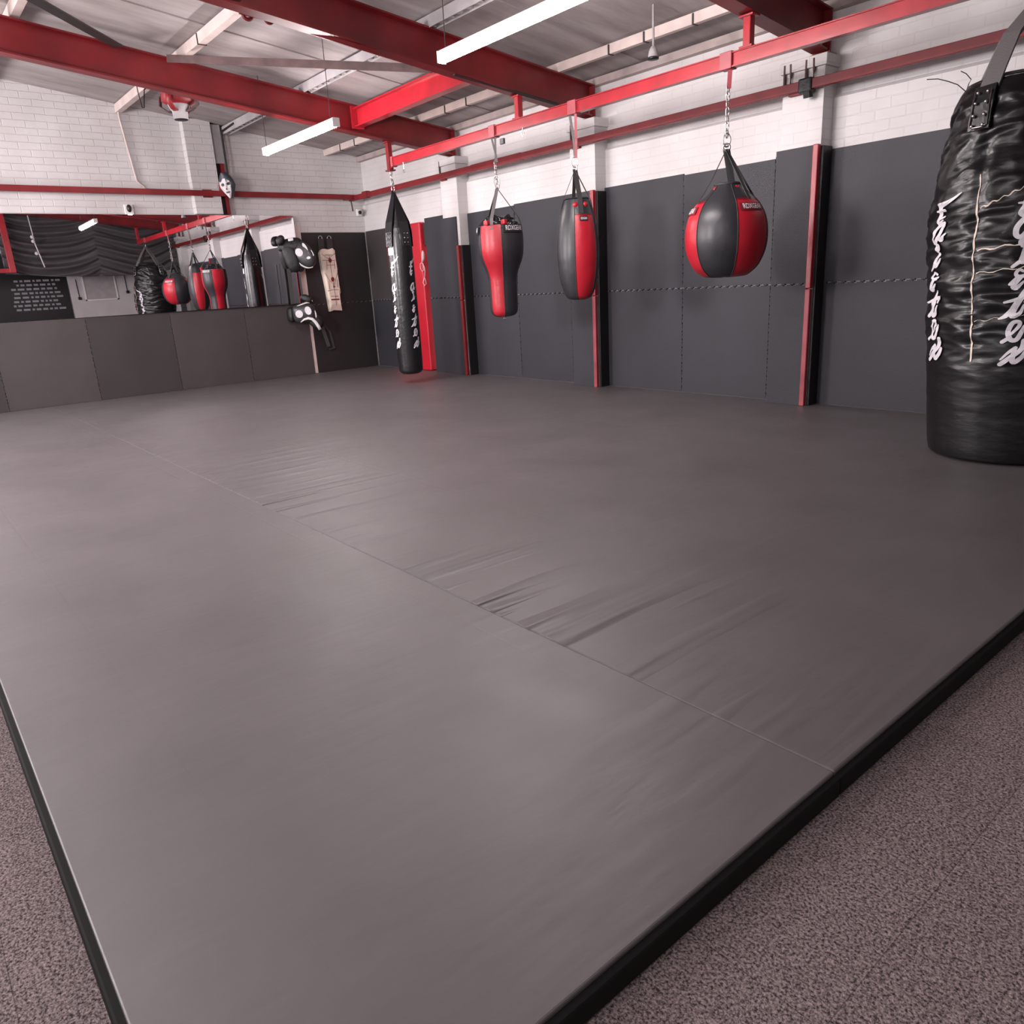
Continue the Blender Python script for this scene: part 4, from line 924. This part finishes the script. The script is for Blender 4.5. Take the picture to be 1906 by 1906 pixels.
b.faces.new(inner); b.faces.new(list(reversed(back))); bmesh.ops.triangulate(b, faces=[f for f in b.faces if len(f.verts) > 4]); obj('cushion', b, 'canvas', t, False)
b = BM(); zx = lambda X, Y: at(580+X*70/834, 430+Y*160/1906, 0, X0+.064)
for path in ([(220, 510), (370, 615), (520, 490)], [(240, 650), (530, 650)], [(290, 530), (450, 525)], [(335, 660), (345, 860)], [(500, 660), (515, 840)], [(345, 755), (520, 750)], [(390, 540), (420, 760), (430, 860), (480, 1150), (500, 1300), (530, 1440), (550, 1650)], [(290, 930), (390, 1080), (500, 1200), (570, 930)], [(360, 1330), (440, 1305), (610, 1300)], [(430, 1445), (600, 1445)], [(385, 1100), (400, 1290)], [(565, 1080), (580, 1250)]):
    tube(b, [zx(*q) for q in path], .0028, 5, Vector((1, 0, 0)))
obj('stitching', b, 'stitch', t)
b = BM()
for q in ((410, 650), (465, 1070)):
    bmesh.ops.create_uvsphere(b, u_segments=14, v_segments=8, radius=1, matrix=Matrix.Translation(zx(*q)) @ Matrix.Diagonal((.008, .026, .032, 1)))
q = zx(500, 1230); bmesh.ops.create_cone(b, cap_ends=True, segments=3, radius1=.022, radius2=.02, depth=.006, matrix=Matrix.Translation(q) @ Matrix.Rotation(R(90), 4, 'Y'))
for k in range(6): box(b, zx(440+30*k, 1520).x-.002, zx(440+30*k, 1520).x+.004, zx(440+30*k, 1520).y, zx(462+30*k, 1520).y, zx(440, 1535).z, zx(440, 1508).z)
obj('crest', b, 'red_crest', t, False)
for k, x in enumerate((596, 612.5)):
    p = at(x, 443, 0, .045); b = BM(); ring(b, p, .028, .006, (1, 0, 0), arc=(-20, 200)); obj('ring', b, 'chrome', t, True)
    b = BM(); strip(b, [p-Vector((0, 0, .01)), at(x+2.5, 465, 0, .05)], .09, .012, (1, 0, 0)); obj('strap', b, 'web', t)
# rope beside the crash mat
t = thing('skipping_rope', 'pale looped rope hanging between the red crash mat and the grey mats', 'rope', (1.72, -.12, 1.6))
zx = lambda X, Y: at(710+X*90/1072, 400+Y*160/1906, 1, -.125)
b = BM(); tube(b, [zx(*q) for q in ((915, 790), (925, 860), (925, 960), (905, 1060))], .022, 8, Vector((0, 1, 0)), scale=[.4, 1, 1.1, .5]); obj('handle', b, 'rope', t, True)
b = BM(); tube(b, [zx(*q) for q in ((905, 1060), (860, 1080), (865, 1180), (900, 1250), (945, 1220), (930, 1120), (910, 1060), (955, 1170), (965, 1260), (960, 1370), (925, 1500), (960, 1570), (995, 1520), (965, 1400))], .006, 6, Vector((0, 1, 0))); obj('cord', b, 'rope', t, True)

# ------------------------------------------------------------------ lamps
def batten(x0, x1, y, z, label, drops, lit='tube'):
    t = thing('tube_light', label, 'lamp', ((x0+x1)/2, y, z), 'suspended tube lights')
    b = BM(); sec = [(-.034, -.022), (-.024, -.036), (0, -.042), (.024, -.036), (.034, -.022), (.034, .012), (-.034, .012)]
    sweep(b, [(x0, y, z), (x1, y, z)], sec); obj('diffuser', b, lit, t)
    b = BM(); box(b, x0+.002, x1-.002, y-.03, y+.03, z+.013, z+.035, .004); obj('housing', b, 'white', t)
    pieces('end_cap', ((x0-.012, x0, y-.036, y+.036, z-.042, z+.035), (x1, x1+.012, y-.036, y+.036, z-.042, z+.035)), 'white', t, .004)
    for dx in drops:
        b = BM(); tube(b, [(x0+dx, y, z+.034), (x0+dx-.01, y+.01, ceil_z(y)-.01)], .0035, 6); obj('suspension_wire', b, 'dark_steel', t)
batten(2.29, 3.88, -2.385, 2.65, 'lit tube light over the mats nearest the back wall', (.03, 1.5))
batten(5.82, 7.34, -2.56, 2.70, 'lit tube light cut by the top edge of the photo', (.05, 1.4))
batten(2.3, 3.8, -6.1, 2.95, 'lit tube light beyond the left side of the mats, far row', (.1, 1.4), 'tube_far')
batten(5.6, 7.1, -6.1, 2.95, 'lit tube light beyond the left side of the mats, middle of row', (.1, 1.4), 'tube_far')
batten(8.9, 10.4, -6.6, 2.95, 'lit tube light above the carpet by the camera', (.1, 1.4), 'tube_far')
# bare pendant lampholder
px_ = at(1216, 100, 1, -.85); 
t = thing('pendant_lampholder', 'bare lampholder hanging on a cord above the ball bag', 'lamp', (px_.x, px_.y, px_.z))
x, y, z = px_
b = BM(); tube(b, [(x, y, z+.03), (x, y, ceil_z(y)-.01)], .009, 6); obj('cord', b, 'conc', t)
b = BM(); tube(b, [(x, y, z+.05), (x, y, z+.03), (x, y, z+.02), (x, y, z-.02), (x, y, z-.025)], .042, 14, Vector((0, 1, 0)), scale=[.45, .7, .8, 1, 1.05]); obj('socket', b, 'conc', t, True)
b = BM(); tube(b, [(x, y, z-.025), (x, y, z-.040)], .044, 14, Vector((0, 1, 0))); obj('socket_rim', b, 'black', t, True)
# red ventilator under the first beam
v = at(333, 196, 0, 2.0)
t = thing('ceiling_ventilator', 'dusty red ventilator head with grey mouth under the first roof beam', 'ventilator', (v.x, v.y, v.z))
x, y, z = v
b = BM(); tube(b, [(x, y, z+.30), (x, y, z+.12), (x, y, z+.03), (x, y, z-.01)], .17, 20, Vector((0, 1, 0)), scale=[.65, .9, .95, .5]); obj('head', b, 'red_dark', t, True)
b = BM(); tube(b, [(x, y, z+.02), (x, y, z-.02), (x, y, z-.05), (x, y, z-.055), (x, y, z-.13)], .095, 24, Vector((0, 1, 0)), scale=[1.2, 1.05, .86, .8, .76]); obj('duct', b, 'conc', t, True)
b = BM(); tube(b, [(x, y, z-.128), (x, y, z-.136)], .066, 24, Vector((0, 1, 0))); obj('mouth', b, 'black', t, True)
for k in range(4):
    a = R(20+90*k+25); ca, sa_ = math.cos(a), math.sin(a)
    b = BM(); strip(b, [(x+.11*ca, y+.11*sa_, z+.14), (x+.19*ca, y+.19*sa_, z+.08), (x+.20*ca, y+.20*sa_, z+.0), (x+.13*ca, y+.13*sa_, z-.05), (x+.08*ca, y+.08*sa_, z-.06)], .05, .014, lambda i: Vector((ca, sa_, -.2))); obj('bracket', b, 'red_dark' if k % 2 else 'rust', t, True)
b = BM(); tube(b, [(x-.12, y-.1, z+.25), (x-.2, y-.25, z+.16), (x-.14, y-.30, z-.02), (x-.1, y-.33, z-.03), (x-.05, y-.36, z+.1), (x-.05, y-.36, z+.26)], .006, 6); obj('cable', b, 'black', t, True)

# ------------------------------------------------------------------ near end of the room (seen in the mirror)
def drape():
    bm = BM(); ny, nz = 150, 70; ya, yb = -3.75, -0.03; za, zb = 1.93, 3.18; V = []
    for j in range(nz+1):
        row = []
        for i in range(ny+1):
            f = i/ny; y = ya+(yb-ya)*f; zt_ = ceil_z(y)-.125; v = j/nz
            s1 = abs(math.sin(math.pi*min(1, f/.52))) if f < .52 else abs(math.sin(math.pi*(f-.52)/.48))
            sag = .16*(s1-.45)
            zb_ = za+.05*math.cos(f*6)-.03*s1; z = zb_+(zt_-zb_)*v
            ph = z+sag*1.7*(1-.3*v)+.02*math.sin(f*17)
            amp = .085*(.35+.65*min(1, s1*1.3))*(1-.4*v)
            x = 10.26+amp*math.sin(ph*25)+.016*math.sin(ph*53+2*f)+.02*math.sin(f*9)
            row.append(bm.verts.new((x, y, z)))
        V.append(row)
    for j in range(nz):
        for i in range(ny): bm.faces.new((V[j][i], V[j][i+1], V[j+1][i+1], V[j+1][i]))
    return bm
o = tag(obj('stage_drape', drape(), 'curtain', smooth=True), 'black swagged drape reflected in the mirror behind the bags', 'curtain'); sm = o.modifiers.new('thick', 'SOLIDIFY'); sm.thickness = .006
b = BM(); box(b, 9.98, 10.12, -3.68, -3.56, 2.0, ceil_z(-3.4)-.14, .004); box(b, 9.99, 10.11, -4.9, -3.68, 2.0, 2.09, .004); tag(obj('goal_frame', b, 'red'), 'red steel frame at the left end of the mirror reflection', 'frame')
b = BM(); tube(b, [(10.1, -3.1, ceil_z(-3.1)-.12), (10.1, -3.07, 2.6), (10.1, -2.98, 2.1)], .012, 6); 
for z in (2.75, 2.66, 2.4): bmesh.ops.create_uvsphere(b, u_segments=10, v_segments=8, radius=.04, matrix=Matrix.Translation((10.1, -3.1+.05*(2.8-z), z)))
tag(obj('rope', b, 'white'), 'white knotted rope beside the red frame in the mirror reflection', 'rope')
# door and panel on the near wall
b = BM(); box(b, XE-.05, XE, -2.36, -.45, -.01, 2.3, .004); struct('door_1', b, 'door')
t = thing('notice_frame', 'plain framed grey board on the pale door, reflected in the mirror', 'frame', (XE-.06, -1.7, 1.6))
b = BM(); box(b, XE-.062, XE-.052, -2.02, -1.32, 1.36, 2.1); obj('board', b, 'glass', t)
b = BM()
for a in ((-2.05, -2.02, 1.33, 2.13), (-1.32, -1.29, 1.33, 2.13), (-2.05, -1.29, 1.33, 1.36), (-2.05, -1.29, 2.10, 2.13)): box(b, XE-.075, XE-.052, *a)
obj('surround', b, 'white', t)
for (y, z, lab) in ((-2.18, 1.40, 'black handle at the left of the pale door in the mirror'), (-1.05, 1.50, 'black handle at the right of the pale door in the mirror')):
    b = BM(); box(b, XE-.09, XE-.052, y-.035, y+.035, z-.035, z+.035, .008); tube(b, [(XE-.06, y, z), (XE-.06, y-.01, z+.45)], .009, 6); tag(obj('door_bolt', b, 'black'), lab, 'bolt')
t = thing('poster', 'black banner with rows of small pale print at the left of the mirror reflection', 'poster', (XE-.03, -3.2, 1.6))
b = BM(); box(b, XE-.03, XE-.002, -4.6, -2.38, .6, 2.5); obj('sheet', b, 'poster', t)
b = BM(); random.seed(9)
for r_ in range(8):
    z = 1.84-.095*r_; y = -3.62+random.uniform(0, .25)
    while y < -2.62:
        w = random.uniform(.05, .16); box(b, XE-.034, XE-.029, y, y+w*.9, z, z+.045); y += w+.03
s = obj('print', b, 'poster_txt', t)
for (y, lab) in ((-.30, 'tall pale upright beside the door behind the largest bag, seen in the mirror'),):
    b = BM(); box(b, 10.9, 10.98, y-.05, y+.05, -.012, 2.2); tag(obj('timber_post', b, 'conc'), lab, 'post')
# lower dark mats continuing on the right wall past the last pier
wall_panel('right', 9.80, 10.80, 0.0, 1.03, 0.0, 0.02, 'wmat', 'grey wall mat past the last pier, lower row, seen only in the mirror', (0, 1, -1, 0), GR)
wall_panel('right', 9.80, 10.80, 1.035, 2.02, 0.0, 0.02, 'wmat', 'grey wall mat past the last pier, upper row, seen only in the mirror', (1, 1, 0, 0), GR)

for o in bpy.data.objects:
    if '_w' in o: del o['_w']
